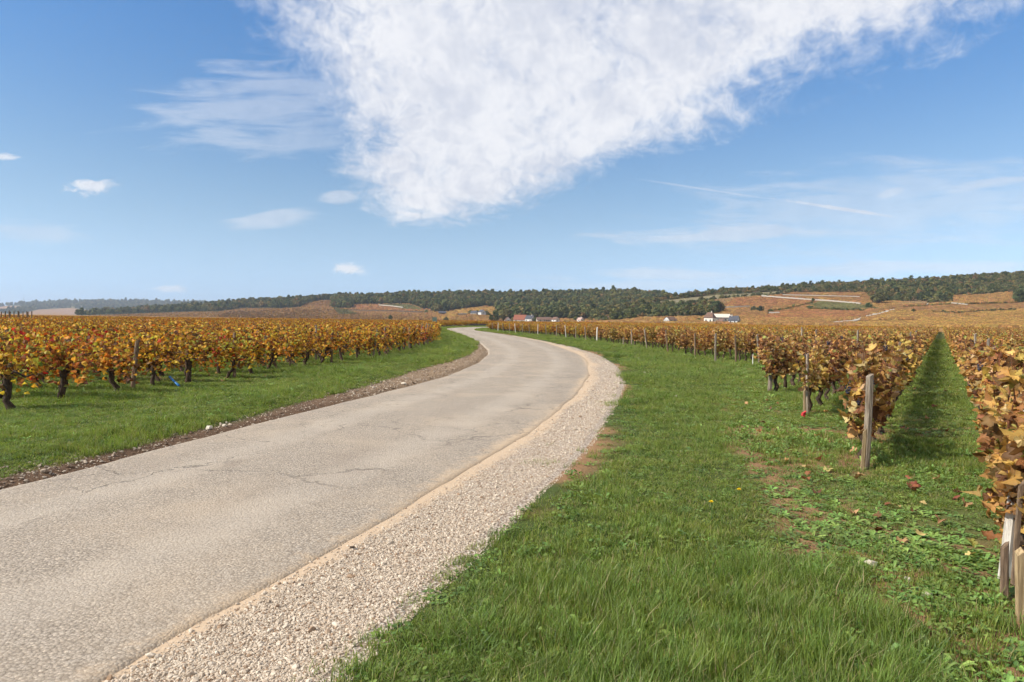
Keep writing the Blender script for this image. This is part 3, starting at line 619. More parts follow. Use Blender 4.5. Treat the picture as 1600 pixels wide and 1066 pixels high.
def lone_tree(name, label, hill, px, py, hpx, wpx, col, seed, group=None, bush=False):
    p0 = Vector(hill.P(np.array(px), np.array(py))); D = p0.y; h = hpx / F_PX * D; w = wpx / F_PX * D
    e = empty(name, p0); tag(e, label, 'bush' if bush else 'tree', group)
    V, T, c = crown_pieces(seed, w, h * (1.0 if bush else 0.85), h * (0.02 if bush else 0.15), 20, 26, 0.17, col)
    link('crown', mesh('crown', V, T, M['tree_leaf'], c), e)
    MB().tube([(0, 0, -1.0), (0.02 * w, 0, 0.2 * h), (0, 0.02 * w, 0.55 * h)], [0.05 * w, 0.04 * w, 0.015 * w], 6).build('trunk', M['trunk'], e, True)
lone_tree('village_tree', 'broad dark tree at the left end of the village by the road', MID, 773, 503, 19, 24, DEEP, 301)
lone_tree('village_tree', 'smaller olive tree just right of the broad dark village tree', MID, 787, 503, 12, 13, OLV, 302)
lone_tree('field_bush', 'lone round dark bush in the tan fields left of the road bend', MID, 610, 499.5, 8, 10, DEEP, 303, bush=True)
lone_tree('field_bush', 'low green bush behind the vines right of the green road sign', MID, 697, 502, 7, 13, GREEN, 304, bush=True)
lone_tree('field_bush', 'pale green bush at the wood edge above the dark shed', MID, 666, 489, 6, 9, PALE, 305, bush=True)
lone_tree('hill_tree', 'tall spreading tree where the right hill track enters the trees', RGT, 1373, 476, 22, 22, OLV, 306)
lone_tree('hill_tree', 'dark tree beside the top of the pale hill track', RGT, 1357, 483, 12, 18, DEEP, 307)
lone_tree('hill_tree', 'dense dark tree at the right edge above the vineyards', RGT, 1594, 473, 22, 26, DEEP, 308)
lone_tree('field_bush', 'single dark bush in the ochre vineyard on the right hill', RGT, 1427, 488, 6, 10, DEEP, 309, bush=True)
lone_tree('hill_tree', 'pale rounded tree left of the clump on the red vineyard', RGT, 1178, 487, 10, 12, PALE, 310)
lone_tree('hill_tree', 'dark tree in the clump below the red vineyard', RGT, 1188, 488, 11, 17, DEEP, 311)
lone_tree('field_bush', 'small dark bush on the slope at the end of the olive parcel', RGT, 1270, 471, 6, 8, DEEP, 312, bush=True)
lone_tree('garden_tree', 'green garden tree left of the big house among the vines', RGT, 1092, 503, 6, 22, GREEN, 313)
for k, (px, py, hp, wp, c_, nm) in enumerate([(801, 503.5, 8, 9, OLV, 'tree half hiding the white gabled house left of the red roof'), (837, 503, 9, 11, GREEN, 'green tree right of the slate roofed village house'), (859, 503, 8, 9, DEEP, 'dark tree before the small white house under the church'), (899, 502.5, 9, 12, OLV, 'olive tree below and right of the church tower'), (922, 502, 8, 13, RUSS, 'russet tree right of the little white house with chimney')]):
    lone_tree('village_tree', nm, MID, px, py, hp, wp, c_, 350 + k)
lone_tree('village_tree', 'yellowing tree left of the church tower', MID, 880, 497, 9, 14, RUSS, 314)
lone_tree('village_tree', 'brown autumn tree in the middle of the village', MID, 942, 500, 11, 16, RUSS, 315)
lone_tree('village_tree', 'olive tree between the village and the long low roofs', MID, 962, 501, 10, 16, OLV, 316)
def hedge(label, pts, hpx, col, seed):
    r = np.random.default_rng(seed); V = []; T = []; c = []; n = 0; e = None
    for (x0, y0), (x1, y1) in zip(pts[:-1], pts[1:]):
        for k in range(max(2, int(abs(x1 - x0) / 4))):
            f = r.uniform(); p0 = RGT.P(np.array(x0 + (x1 - x0) * f), np.array(y0 + (y1 - y0) * f)); h = hpx / F_PX * p0[1] * r.uniform(.6, 1.15)
            if e is None: e = p0
            v, tt, cc = crown_pieces(int(r.integers(1e6)), h * 2.4, h, -0.2, 5, 12, 0.3, np.array(col) * r.uniform(.8, 1.3)); V.append(v + p0 - e); T.append(tt + n); c.append(cc); n += len(v)
    o = link('hedge', mesh('hedge', np.concatenate(V), np.concatenate(T), M['tree_leaf'], np.concatenate(c)), loc=Vector(e)); tag(o, label, 'hedge', 'hedges between the hill vineyards')
hedge('long dark hedge above the golden parcel at the right edge', [(1456, 488), (1500, 489.5), (1530, 487), (1590, 484)], 4.5, DEEP, 51)
hedge('dark hedge under the square ochre vineyard at right', [(1495, 476), (1540, 474.5), (1590, 474)], 3.5, DEEP, 52)
hedge('dark bushy hedge under the olive parcel on the slope', [(1262, 482), (1300, 484), (1350, 485.5)], 5, DEEP, 53)
hedge('short hedge climbing left of the olive parcel', [(1200, 487), (1225, 484), (1250, 478), (1275, 472)], 5, GREEN, 54)
hedge('thin scrubby hedge between rusty parcels right of the clump', [(1410, 480), (1440, 478), (1490, 475)], 3, OLV, 55)
hedge('thin dark hedge at the foot of the right hill', [(1330, 502.5), (1420, 501), (1440, 500.5)], 1.8, DEEP, 56)

def along(hill, name, pts, w_, h_, mat, label=None, cat=None, kind=None):
    """a wall or track laid over the hillside"""
    P = []
    for (x0, y0), (x1, y1) in zip(pts[:-1], pts[1:]):
        n = max(2, int(math.hypot(x1 - x0, (y1 - y0) * 3) / 3))
        P += [hill.P(np.array(x0 + (x1 - x0) * k / n), np.array(y0 + (y1 - y0) * k / n)) for k in range(n)]
    P.append(hill.P(np.array(float(pts[-1][0])), np.array(float(pts[-1][1])))); P = np.array(P)
    d = np.gradient(P, axis=0); nr = np.stack([-d[:, 1], d[:, 0], 0 * d[:, 0]], 1); nr /= np.linalg.norm(nr, axis=1)[:, None]
    top = np.random.default_rng(len(pts)).uniform(.8, 1.15, (len(P), 1)) * np.array([[0, 0, h_]])
    A = np.stack([P - nr * w_ / 2 - [0, 0, 1.0], P - nr * w_ / 2 + top, P + nr * w_ / 2 + top, P + nr * w_ / 2 - [0, 0, 1.0]], 1); o = P[0].copy()
    ob = link(name, mesh(name, A - o, grid_tris(len(P), 4), mat), loc=Vector(o)); return tag(ob, label, cat, kind=kind)
along(RGT, 'stone_wall', [(1190, 463), (1240, 467), (1300, 471), (1345, 475)], 1.2, 1.3, M['drystone'], 'long pale stone wall slanting across the upper red parcels', 'wall')
along(RGT, 'stone_wall', [(1222, 461), (1290, 462.5), (1345, 464)], 0.8, 0.8, M['drystone'], 'short thin stone wall above the long slanting one', 'wall')
along(RGT, 'stone_wall', [(1132, 481), (1150, 480), (1172, 479)], 0.9, 1.1, M['drystone'], 'pale stone wall right of the trees above the big house', 'wall')
along(RGT, 'stone_wall', [(1487, 474), (1512, 476.5)], 0.9, 1.0, M['drystone'], 'broken pale stone wall at the corner of the square vineyard', 'wall')
along(RGT, 'stone_wall', [(1448, 477), (1453, 472), (1451, 469.5)], 0.8, 0.8, M['drystone'], 'crooked little stone wall in the rusty parcel', 'wall')
along(RGT, 'stone_wall', [(1583, 472), (1585, 462), (1584, 458)], 0.9, 1.0, M['drystone'], 'pale wall closing the right side of the square vineyard', 'wall')
along(RGT, 'stone_wall', [(1200, 489.5), (1218, 489.5)], 1.2, 1.2, M['drystone'], 'short pale block of wall alone in the red vineyard', 'wall')
along(RGT, 'stone_wall', [(1014, 475), (1020, 472)], 2.5, 1.6, M['drystone'], 'pale rocky outcrop wall at the top of the left scrub', 'wall')
along(RGT, 'stone_wall', [(1408, 470), (1420, 471.5)], 1.5, 1.0, M['drystone'], 'pale stones at the edge of the dark clump', 'wall')
along(RGT, 'hill_track', [(1300, 504.5), (1330, 502), (1345, 498), (1352, 495), (1370, 491), (1385, 487), (1396, 483.5)], 6.0, 0.5, M['track'], kind='structure')
along(MID, 'stone_wall', [(592, 477), (615, 479), (630, 481)], 1.6, 1.4, M['drystone'], 'pale stone wall in the red parcel on the middle hill', 'wall')
along(MID, 'stone_wall', [(546, 485), (600, 486), (660, 488)], 1.5, 1.0, M['dark_wood'], 'dark bank crossing the red parcel on the middle hill', 'wall')
along(MID, 'stone_wall', [(716, 492), (728, 491.5)], 3, 1.8, M['drystone'], 'pale stone wall below the white hillside house', 'wall')

# ------------------------------------------------------------------ houses
def house(name, label, hill, px, py, w, dep, wall, roof, rz, mw, mr, wins=(), door=None, hip=0.0, chim=(), cat='house', gwin=()):
    """w along the eaves, wins on the long front, gwin on the right gable; local -y faces the road"""
    p0 = Vector(hill.P(np.array(float(px)), np.array(float(py)))); e = empty(name, p0, rz); tag(e, label, cat)
    x, y = w / 2, dep / 2
    mb = MB(); V = [(-x, -y, -3), (x, -y, -3), (x, y, -3), (-x, y, -3), (-x, -y, wall), (x, -y, wall), (x, y, wall), (-x, y, wall)]
    T = [(0, 1, 5), (0, 5, 4), (1, 2, 6), (1, 6, 5), (2, 3, 7), (2, 7, 6), (3, 0, 4), (3, 4, 7), (4, 5, 6), (4, 6, 7)]
    if hip == 0: V += [(-x, 0, wall + roof - .05), (x, 0, wall + roof - .05)]; T += [(5, 6, 9), (7, 4, 8)]
    mb.add(V, T); mb.build('wall', mw, e)
    o = 0.35; hx = x * hip; mb = MB(); k = 0.28
    V = [(-x - o, -y - o, wall - k), (x + o, -y - o, wall - k), (x + o, y + o, wall - k), (-x - o, y + o, wall - k), (-x - o + hx, 0, wall + roof), (x + o - hx, 0, wall + roof)]
    V += [(a, b, c + 0.22) for a, b, c in V]
    T = [(6, 7, 11), (6, 11, 10), (8, 9, 10), (8, 10, 11), (7, 8, 11), (9, 6, 10), (0, 5, 1), (0, 4, 5), (2, 4, 3), (2, 5, 4), (1, 5, 2), (3, 4, 0), (0, 1, 7), (0, 7, 6), (1, 2, 8), (1, 8, 7), (2, 3, 9), (2, 9, 8), (3, 0, 6), (3, 6, 9)]
    if hip == 0: T = [q for q in T if q not in ((7, 8, 11), (9, 6, 10), (1, 5, 2), (3, 4, 0))] + [(1, 5, 11), (1, 11, 7), (5, 2, 8), (5, 8, 11), (4, 0, 6), (4, 6, 10), (3, 4, 10), (3, 10, 9)]
    rf = MB().add(V, T).build('roof', mr, e)
    for cx in chim: MB().box((cx - .35, -.35, wall + roof * .6), (cx + .35, .35, wall + roof + 1.0)).build('chimney', M['stone_wall'], rf)
    for (wx, wz, ww, wh) in wins: MB().box((wx - ww / 2, -y - .06, wz), (wx + ww / 2, -y + .1, wz + wh)).build('window', M['window'], e)
    for (wy, wz, ww, wh) in gwin: MB().box((x - .1, wy - ww / 2, wz), (x + .06, wy + ww / 2, wz + wh)).build('window', M['window'], e); 
    if door: MB().box((door - .6, -y - .07, 0), (door + .6, -y + .1, 2.2)).build('door', M['door'], e)
    return e
rad = math.radians
# the big house among the vines: four buildings
house('manor_house', 'tall cream house with steep brown hipped roof, leftmost of the vineyard buildings', RGT, 1109, 505.6, 6.2, 5.6, 4.2, 3.4, rad(-38), M['plaster'], M['roof_brown'], [(-1.6, 1.2, .9, 1.5), (1.4, 1.2, .9, 1.5)], 0.0, .55, (1.2,), gwin=[(-1.2, 1.2, .9, 1.5)])
house('barn', 'long low barn with pale roof behind the vineyard house', RGT, 1126, 504.4, 12.5, 6.5, 3.9, 2.2, rad(4), M['stone_wall'], M['roof_pale'], [(-3, 1.2, .9, 1.2), (2.4, 1.2, .9, 1.2)], -0.4, cat='barn')
house('cottage', 'small white gabled cottage in the middle of the vineyard buildings', RGT, 1128, 506.6, 4.2, 3.6, 2.0, 1.5, rad(-60), M['white_wall'], M['roof_brown'], [(0, .9, .7, .9)], None, 0, gwin=[(0, .8, .7, .9)])
house('slate_house', 'white gabled house with dark slate roof, rightmost vineyard building', RGT, 1147, 506.4, 6.0, 4.6, 2.4, 2.9, rad(-40), M['white_wall'], M['roof_slate'], [(-1.6, .8, .8, 1.1), (1.3, .8, .8, 1.1)], 0.0, 0, (-1.6,), gwin=[(0, .8, .8, 1.1)])
house('white_house', 'small white house with brown roof alone left of the big house', RGT, 1047, 505.0, 7.5, 5.5, 2.4, 2.0, rad(35), M['white_wall'], M['roof_brown'], [(-2, .8, .9, 1.1), (1.6, .8, .9, 1.1)], 0, 0)
house('shed', 'long low shed with pinkish roof left of the small white house', MID, 1013, 503.6, 19, 8, 1.6, 1.6, rad(6), M['stone_wall'], M['roof_pink'], [(-6, .6, 1, .8), (5, .6, 1, .8)], 0, cat='shed')
house('farmhouse', 'dark roofed farmhouse left of the pinkish shed', MID, 990, 502.6, 11, 8, 2.0, 3.0, rad(-8), M['stone_wall'], M['roof_slate'], [(-3, .8, .9, 1.1), (3, .8, .9, 1.1)], 0, .2, (2,))
house('village_house', 'low brown roofed house at the right end of the village', MID, 955, 502.4, 9, 7, 2.4, 2.6, rad(14), M['plaster'], M['roof_brown'], [(-2.4, .8, .9, 1.2), (2.4, .8, .9, 1.2)], 0)
house('village_house', 'brown house with two chimneys right of the church', MID, 972, 502.4, 8, 7, 2.2, 2.3, rad(-20), M['stone_wall'], M['roof_brown'], [(-2, .8, .9, 1.2), (2, .8, .9, 1.2)], 0, 0, (-2, 2))
house('village_house', 'house with bright red tiled roof in the village', MID, 813, 503.6, 11.5, 9, 2.4, 4.6, rad(-18), M['stone_wall'], M['roof_red'], [(-3, .8, 1, 1.3), (3, .8, 1, 1.3)], 0)
house('village_house', 'white gabled house just left of the red roof', MID, 793, 504, 7, 6, 2.2, 2.8, rad(-75), M['white_wall'], M['roof_brown'], [(-1.5, .8, .9, 1.2)], None, 0, gwin=[(0, .8, .9, 1.2)])
house('village_house', 'slate roofed house just right of the red roof', MID, 828, 503.2, 7, 7, 3.0, 3.2, rad(-30), M['white_wall'], M['roof_slate'], [(-2, .8, .9, 1.2), (2, .8, .9, 1.2)], 0, 0, (2,))
house('village_house', 'long brown roofed house below the church', MID, 850, 503.2, 14, 7, 2.2, 2.2, rad(8), M['stone_wall'], M['roof_brown'], [(-4, .8, .9, 1.2), (0, .8, .9, 1.2), (4, .8, .9, 1.2)], 2)
house('village_house', 'small white house at the foot of the church', MID, 868, 503.4, 5.5, 5, 2.4, 2.2, rad(-50), M['white_wall'], M['roof_brown'], [(0, .8, .8, 1.1)], None, 0, gwin=[(0, .8, .8, 1.1)])
house('village_house', 'little white house with chimney right of the church foot', MID, 907, 503, 5.0, 5, 2.0, 2.0, rad(-50), M['white_wall'], M['roof_pink'], [(0, .8, .8, 1.1)], None, 0, (1,), gwin=[(0, .8, .8, 1.1)])
house('hillside_house', 'white gabled house in the trees above the broad village tree', MID, 787, 494.5, 8, 7, 4.6, 3.6, rad(-70), M['white_wall'], M['roof_slate'], [(-2, 2.5, .9, 1.3), (2, 2.5, .9, 1.3)], None, 0, gwin=[(0, 2.5, .9, 1.3)])
house('hillside_house', 'white house with dark roof among trees on the golden slope', MID, 753, 492.5, 9, 7, 4.0, 2.8, rad(-60), M['white_wall'], M['roof_slate'], [(-2, 2, .9, 1.3), (2, 2, .9, 1.3)], None, 0, gwin=[(0, 2, .9, 1.3)])
house('hillside_house', 'small dark roofed house left among the golden slope trees', MID, 741, 492, 8, 6, 2.6, 2.6, rad(-20), M['stone_wall'], M['roof_slate'], [(-2, 1, .9, 1.1), (2, 1, .9, 1.1)], 0)
house('hut', 'dark wooden hut at the wood edge above the road bend', MID, 691, 491.5, 9.5, 6, 2.4, 1.8, rad(10), M['dark_wood'], M['roof_slate'], [(-2, .8, 1, 1), (2, .8, 1, 1)], 0, cat='hut')
# church tower with a steep pyramid spire
pt = Vector(MID.P(np.array(890.), np.array(496.))); e = empty('church_tower', pt, rad(-25)); tag(e, 'grey stone church tower with pointed spire rising from the village trees', 'church tower')
MB().box((-2.6, -2.6, -4), (2.6, 2.6, 7.0)).build('wall', M['stone_wall'], e)
MB().add([(-2.9, -2.9, 6.9), (2.9, -2.9, 6.9), (2.9, 2.9, 6.9), (-2.9, 2.9, 6.9), (0, 0, 11.5)], [(0, 1, 4), (1, 2, 4), (2, 3, 4), (3, 0, 4), (0, 2, 1), (0, 3, 2)]).build('spire', M['roof_slate'], e)
for sx in (-1, 1): MB().box((sx * 1.0 - .45, -2.68, 4.2), (sx * 1.0 + .45, -2.4, 6.0)).build('louvre', M['dark_wood'], e)
for k, (px, py) in enumerate([(735, 491), (745, 491), (760, 491.5), (763, 494), (778, 493)]):
    lone_tree('garden_tree', ['leafy tree left of the hillside houses', 'tree between the two left hillside houses', 'tree right of the white slope house', 'low tree below the hillside houses', 'tree beside the upper white gabled house'][k], MID, px, py, 7, 9, [GREEN, DEEP, OLV, GREEN, DEEP][k], 330 + k)
# radio mast on the far hill
pm = Vector(FAR.P(np.array(37.), np.array(476.))); e = empty('radio_mast', pm); tag(e, 'thin tall radio mast on the far hill at left', 'mast')
for a in (0, 2.09, 4.19):
    MB().tube([(1.6 * math.cos(a), 1.6 * math.sin(a), -3), (.5 * math.cos(a), .5 * math.sin(a), 62)], [.35, .25], 4).build('leg', M['steel'], e)
mb = MB()
for z in range(2, 60, 5): mb.box((-1.3 + z * .014, -.15, z), (1.3 - z * .014, .15, z + .3))
tag(mb.build('lattice', M['steel'], e), kind='stuff'); MB().tube([(0, 0, 60), (0, 0, 72)], [.22, .12], 4).build('aerial', M['steel'], e)

# ------------------------------------------------------------------ vines
def leaf_shape(seed, lod):
    """one vine leaf, stalk at the origin, blade along +y, unit length"""
    r = np.random.default_rng(seed)
    if lod == 0:
        half = [(.10, -.06), (.30, -.12), (.47, .0), (.50, .14), (.37, .25), (.60, .42), (.50, .60), (.27, .57), (.22, .76)]
        out = [(0, .04)] + half + [(0, 1.0)] + [(-a, b) for a, b in half[::-1]]
        P = np.array([(0, .33)] + out); n = len(out); T = [(0, 1 + k, 1 + (k + 1) % n) for k in range(n)]
        P = P * r.uniform(.93, 1.07, P.shape)
    elif lod == 1:
        P = np.array([(0, .33), (0, .0), (.46, .02), (.55, .5), (0, 1.), (-.55, .5), (-.46, .02)]); T = [(0, 1 + k, 1 + (k + 1) % 6) for k in range(6)]
    else:
        P = np.array([(0, 0), (.5, .4), (0, 1), (-.5, .4)]); T = [(0, 1, 2), (0, 2, 3)]
    x, y = P[:, 0], P[:, 1]
    fold = r.uniform(.25, 1.1) * r.choice([1, 1, 1, -.6]); curl = r.uniform(-.3, 2.0); tw = r.uniform(-1.0, 1.0)
    z = fold * np.abs(x) - curl * (y - .3) ** 2 * .7 + tw * x * y + r.normal(0, .085, len(x)) * (np.hypot(x, y - .33) > .1)
    return np.stack([x, y, z], 1), np.array(T)
LEAF = {k: [leaf_shape(100 * k + j, k) for j in range(7)] for k in (0, 1, 2)}
EDGE = {0: np.r_[0., np.ones(20)], 1: np.r_[0., np.ones(6)], 2: np.array([.2, 1, 1, 1])}
# real colours of the autumn leaves, with how often each is seen
PAL = {'gold': ([(.64, .43, .13), (.56, .33, .085), (.44, .23, .065), (.28, .135, .048), (.15, .075, .034), (.34, .32, .075), (.60, .43, .20), (.20, .22, .055)], [.12, .18, .21, .18, .17, .05, .07, .02]),
       'yellow': ([(.66, .43, .055), (.62, .32, .04), (.52, .21, .03), (.40, .37, .06), (.26, .12, .035), (.13, .065, .028), (.22, .27, .05), (.55, .06, .025)], [.18, .17, .18, .09, .21, .145, .02, .005]),
       'red': ([(.55, .055, .025), (.45, .03, .02), (.62, .25, .03), (.60, .40, .05), (.40, .36, .06), (.22, .09, .03)], [.15, .07, .25, .28, .12, .13])}
def leaf_colours(r, kind, n):
    cs, w = PAL[kind]; c = np.array(cs)[r.choice(len(cs), n, p=np.array(w) / sum(w))]
    return np.clip(c * r.uniform(.75, 1.2, (n, 1)) * r.uniform(.93, 1.07, (n, 3)), 0, 1)
def leaf_frames(r, n, side):
    """rotation matrices: blade hangs outward and down"""
    az = r.uniform(0, 6.28, n); az = np.where(r.random(n) < .65, np.where(r.random(n) < .5, 1, -1) * math.pi / 2 + r.normal(0, .7, n), az)
    dn = np.clip(r.normal(.95, .45, n), .1, 2.2)
    d = np.stack([np.cos(az) * np.sin(dn), np.sin(az) * np.sin(dn), -np.cos(dn)], 1)
    s_ = np.stack([-np.sin(az), np.cos(az), 0 * az], 1); nrm = np.cross(s_, d); roll = r.normal(0, .7, n)
    s2 = s_ * np.cos(roll)[:, None] + nrm * np.sin(roll)[:, None]; n2 = np.cross(s2, d)
    return np.stack([s2, d, n2], 2)
def vine_plan(seed, style, nleaf, width=1.0, n_cane=11, top=1.3, low=.34, dropf=.2):
    """everything about one vine except its level of detail; the row runs along local x"""
    r = np.random.default_rng(seed); V = {}
    lean = r.uniform(-.16, .16) if style == 'gold' else r.uniform(-.32, .32); hd = r.uniform(.34, .46) if style == 'gold' else r.uniform(.36, .50)
    k = r.uniform(-.05, .05)
    V['trunk'] = np.array([(-lean * .9, 0, -.12), (-lean * .7 + k, k, .04), (-lean * .45 - k * .8, -k, .14), (-lean * .1 + k * .5, k * 1.3, hd * .62), (0, 0, hd), (lean * .12, 0, hd + .07)])
    V['trunk_r'] = np.array([.045, .04, .034, .032, .038, .012]) * r.uniform(.8, 1.2) * (1 if style == 'gold' else 1.3)
    V['arms'] = []
    for s_ in (-1, 1):
        ln = r.uniform(.28, .5) * width; V['arms'].append(np.array([(0, 0, hd - .02), (s_ * ln * .35, r.uniform(-.03, .03), hd + r.uniform(.02, .12)), (s_ * ln * .7, r.uniform(-.03, .03), hd + r.uniform(-.02, .1)), (s_ * ln, 0, hd + r.uniform(-.03, .06))]))
    V['canes'] = []; cp = []
    for j in range(n_cane):
        x0 = r.uniform(-.5, .5) * width; y0 = r.normal(0, .03); z0 = hd + r.uniform(-.02, .1); z1 = top * r.uniform(.74, 1.06); x1 = x0 + r.normal(0, .10); y1 = r.normal(0, .085)
        mid_ = r.normal(0, .035, (2, 2)); c = np.array([(x0, y0, z0), (x0 + (x1 - x0) * .35 + mid_[0, 0], y0 + (y1 - y0) * .35 + mid_[0, 1], z0 + (z1 - z0) * .35), (x0 + (x1 - x0) * .7 + mid_[1, 0], y0 + (y1 - y0) * .7 + mid_[1, 1], z0 + (z1 - z0) * .7), (x1, y1, z1)])
        V['canes'].append(c); cp.append(c)
    cp = np.array(cp); ci = r.integers(0, n_cane, nleaf); tt = np.clip(r.beta(1.15, 1.45, nleaf), 0, 1) * 2.999; i0 = tt.astype(int); f = (tt - i0)[:, None]
    pos = cp[ci, i0] * (1 - f) + cp[ci, i0 + 1] * f
    pos[:, 1] += r.normal(0, .085 if style != 'gold' else .07, nleaf) * (1.25 - .5 * (pos[:, 2] / top)); pos[:, 0] += r.normal(0, .06, nleaf)
    drop = r.random(nleaf) < dropf; pos[drop, 2] = r.uniform(low, hd + .25, drop.sum())
    V['pos'] = pos; V['rot'] = leaf_frames(r, nleaf, 0); V['size'] = r.uniform(.05, .105, nleaf) * (1 if style == 'gold' else .88); V['col'] = leaf_colours(r, style, nleaf); V['kind'] = r.integers(0, 7, nleaf)
    V['grapes'] = [cp[r.integers(n_cane)][r.integers(1, 4)] + np.array([r.normal(0, .03), r.choice([-1, 1]) * r.uniform(.06, .16), -.06]) for _ in range(r.integers(1, 5))] if style == 'gold' else []
    return V
def foliage_mesh(V, lod, grow=1.0, n=None):
    m_ = MB(); sel = np.arange(len(V['pos']))[:n]
    for k in range(7):
        i = sel[V['kind'][sel] == k]
        if not len(i): continue
        S, T = LEAF[lod][k]; P = np.einsum('nij,kj->nki', V['rot'][i], S) * (V['size'][i] * grow)[:, None, None] + V['pos'][i][:, None]
        c = V['col'][i][:, None] * (1.06 - .22 * EDGE[lod][:len(S)])[None, :, None]
        m_.add(P, (T[None] + (np.arange(len(i)) * len(S))[:, None, None]).reshape(-1, 3), c.reshape(-1, 3))
    return m_
def trunk_mb(V, sides=7):
    m_ = MB(); P = V['trunk']; q = np.linspace(0, len(P) - 1, 11); Q = np.stack([np.interp(q, range(len(P)), P[:, k]) for k in range(3)], 1)
    rr = np.interp(q, range(len(P)), V['trunk_r']) * (1 + .16 * np.sin(q * 5.1 + V['trunk_r'][0] * 900)); m_.tube(Q, rr, sides)
    for a in V['arms']: m_.tube(a, [.02, .016, .013, .008], 5)
    return m_
def cane_mb(V, sides=4, n=None, fat=1.0):
    m_ = MB()
    for c in V['canes'][:n]: m_.tube(c, np.array([.0048, .0042, .0034, .0018]) * fat, sides, cap=False)
    return m_
def bunch_mesh():
    r = np.random.default_rng(5); m_ = MB(); g = (1 + 5 ** .5) / 2
    iv = np.array([(-1, g, 0), (1, g, 0), (-1, -g, 0), (1, -g, 0), (0, -1, g), (0, 1, g), (0, -1, -g), (0, 1, -g), (g, 0, -1), (g, 0, 1), (-g, 0, -1), (-g, 0, 1)]) / 1.902
    it = [(0, 11, 5), (0, 5, 1), (0, 1, 7), (0, 7, 10), (0, 10, 11), (1, 5, 9), (5, 11, 4), (11, 10, 2), (10, 7, 6), (7, 1, 8), (3, 9, 4), (3, 4, 2), (3, 2, 6), (3, 6, 8), (3, 8, 9), (4, 9, 5), (2, 4, 11), (6, 2, 10), (8, 6, 7), (9, 8, 1)]
    for k in range(30):
        z = -.075 * r.random(); w = .028 * (1 + z / .1); a = r.uniform(0, 6.28); m_.add(iv * .0095 + np.array([w * math.cos(a), w * math.sin(a), z]), it)
    m_.tube([(0, 0, .05), (0, 0, -.05)], .0022, 4)
    return m_.mesh('grape_bunch', M['grape'], True)
BUNCH = bunch_mesh()
LEAFMESH = {}
def leaf_mesh(kind, style, ci):
    key = (kind, style, ci)
    if key not in LEAFMESH:
        S, T = LEAF[0][kind]; r = np.random.default_rng(hash((kind, ci)) % 9999 + len(style)); c = np.array(PAL[style][0][ci]) * r.uniform(.85, 1.15); e = EDGE[0][:len(S)]
        LEAFMESH[key] = mesh('leaf', S, T, M['leaf'], np.clip(c[None] * (1.08 - .25 * e)[:, None] * r.uniform(.85, 1.12, (len(S), 1)), 0, 1), True)
    return LEAFMESH[key]

# --- where the vines stand
dirR = np.array([.532, .847]); nrmR = np.array([.847, -.532])
edge_o = np.array([.374, -.636, -1.856, -3.10, -5.4, -6.46, -8.73, -11.2, -13.6, -16.8, -24.2, -29.2, -38.3, -51.9, -75]); edge_s = np.array([4.27, 7.95, 12.07, 15.45, 25.1, 26.06, 28.5, 32.1, 35.6, 40.2, 49.6, 55.4, 64.3, 77.6, 100])
def row_start(o): return float(np.interp(-o, -edge_o, edge_s)) if o <= .4 else 4.2 - (o - .4) * 1.5
ROWS_R = [(k, (.62 if k <= 0 else .45) - 1.15 * k) for k in range(-95, 66)]
def off_road(x, y): return (x < xL(y) - 2.2) | (x > xR(y) + 2.0)
vines = []                                   # field, row, place in row, x, y, angle
for k, o in ROWS_R:
    s0 = row_start(o) + (1.42 if k == 0 else .45); n = 0
    for j, s in enumerate(np.arange(s0, 235, 1.0)):
        q = nrmR * (o - (.14 if k == 0 and j == 0 else .06 if k == 0 and j == 1 else 0)) + dirR * (s + R.uniform(-.1, .1))
        if q[1] > 2 and -.75 * 1.1 < q[0] / q[1] < .82 and q[1] < 165: vines.append(('right', k, n, q[0], q[1], math.atan2(dirR[1], dirR[0])))
        n += 1
dirL = np.array([-.982, .19]); angL = math.atan2(dirL[1], dirL[0])
ROWS_L = []
y = 5.8; k = 0
while y < 150:
    ROWS_L.append((k, y)); x0 = float(xFL(y)); n = 0
    for s in np.arange(0.1, 170, .95):
        q = np.array([x0, y]) + dirL * (s + R.uniform(-.12, .12)) + np.array([R.uniform(-.1, .1), 0])
        if -.83 < q[0] / q[1] and q[1] < 165: vines.append(('left', k, n, q[0], q[1], angL))
        n += 1
    y += 1.12; k += 1
for y in np.arange(168, 215, 1.2):           # the parcel beyond the far bend
    for x in np.arange(-70, 60, 1.0): vines.append(('far', 0, 0, x + R.uniform(-.2, .2), y, 0.05))
va = np.array([(v[3], v[4], v[5]) for v in vines]); ok = off_road(va[:, 0], va[:, 1]) | (np.array([v[0] for v in vines]) == 'far')
vines = [v for v, q in zip(vines, ok) if q]
dist = np.array([math.hypot(v[3], v[4]) for v in vines])
wt = np.array([d * (1 if (v[0] == 'right' and v[1] in (0, 1)) else 1 + .22 * min(v[2], 5)) * (3 if (v[0] == 'right' and v[1] < 0) or v[0] == 'far' else 1) for v, d in zip(vines, dist)])
order = np.argsort(wt); near = order[:300]; rest = order[300:]

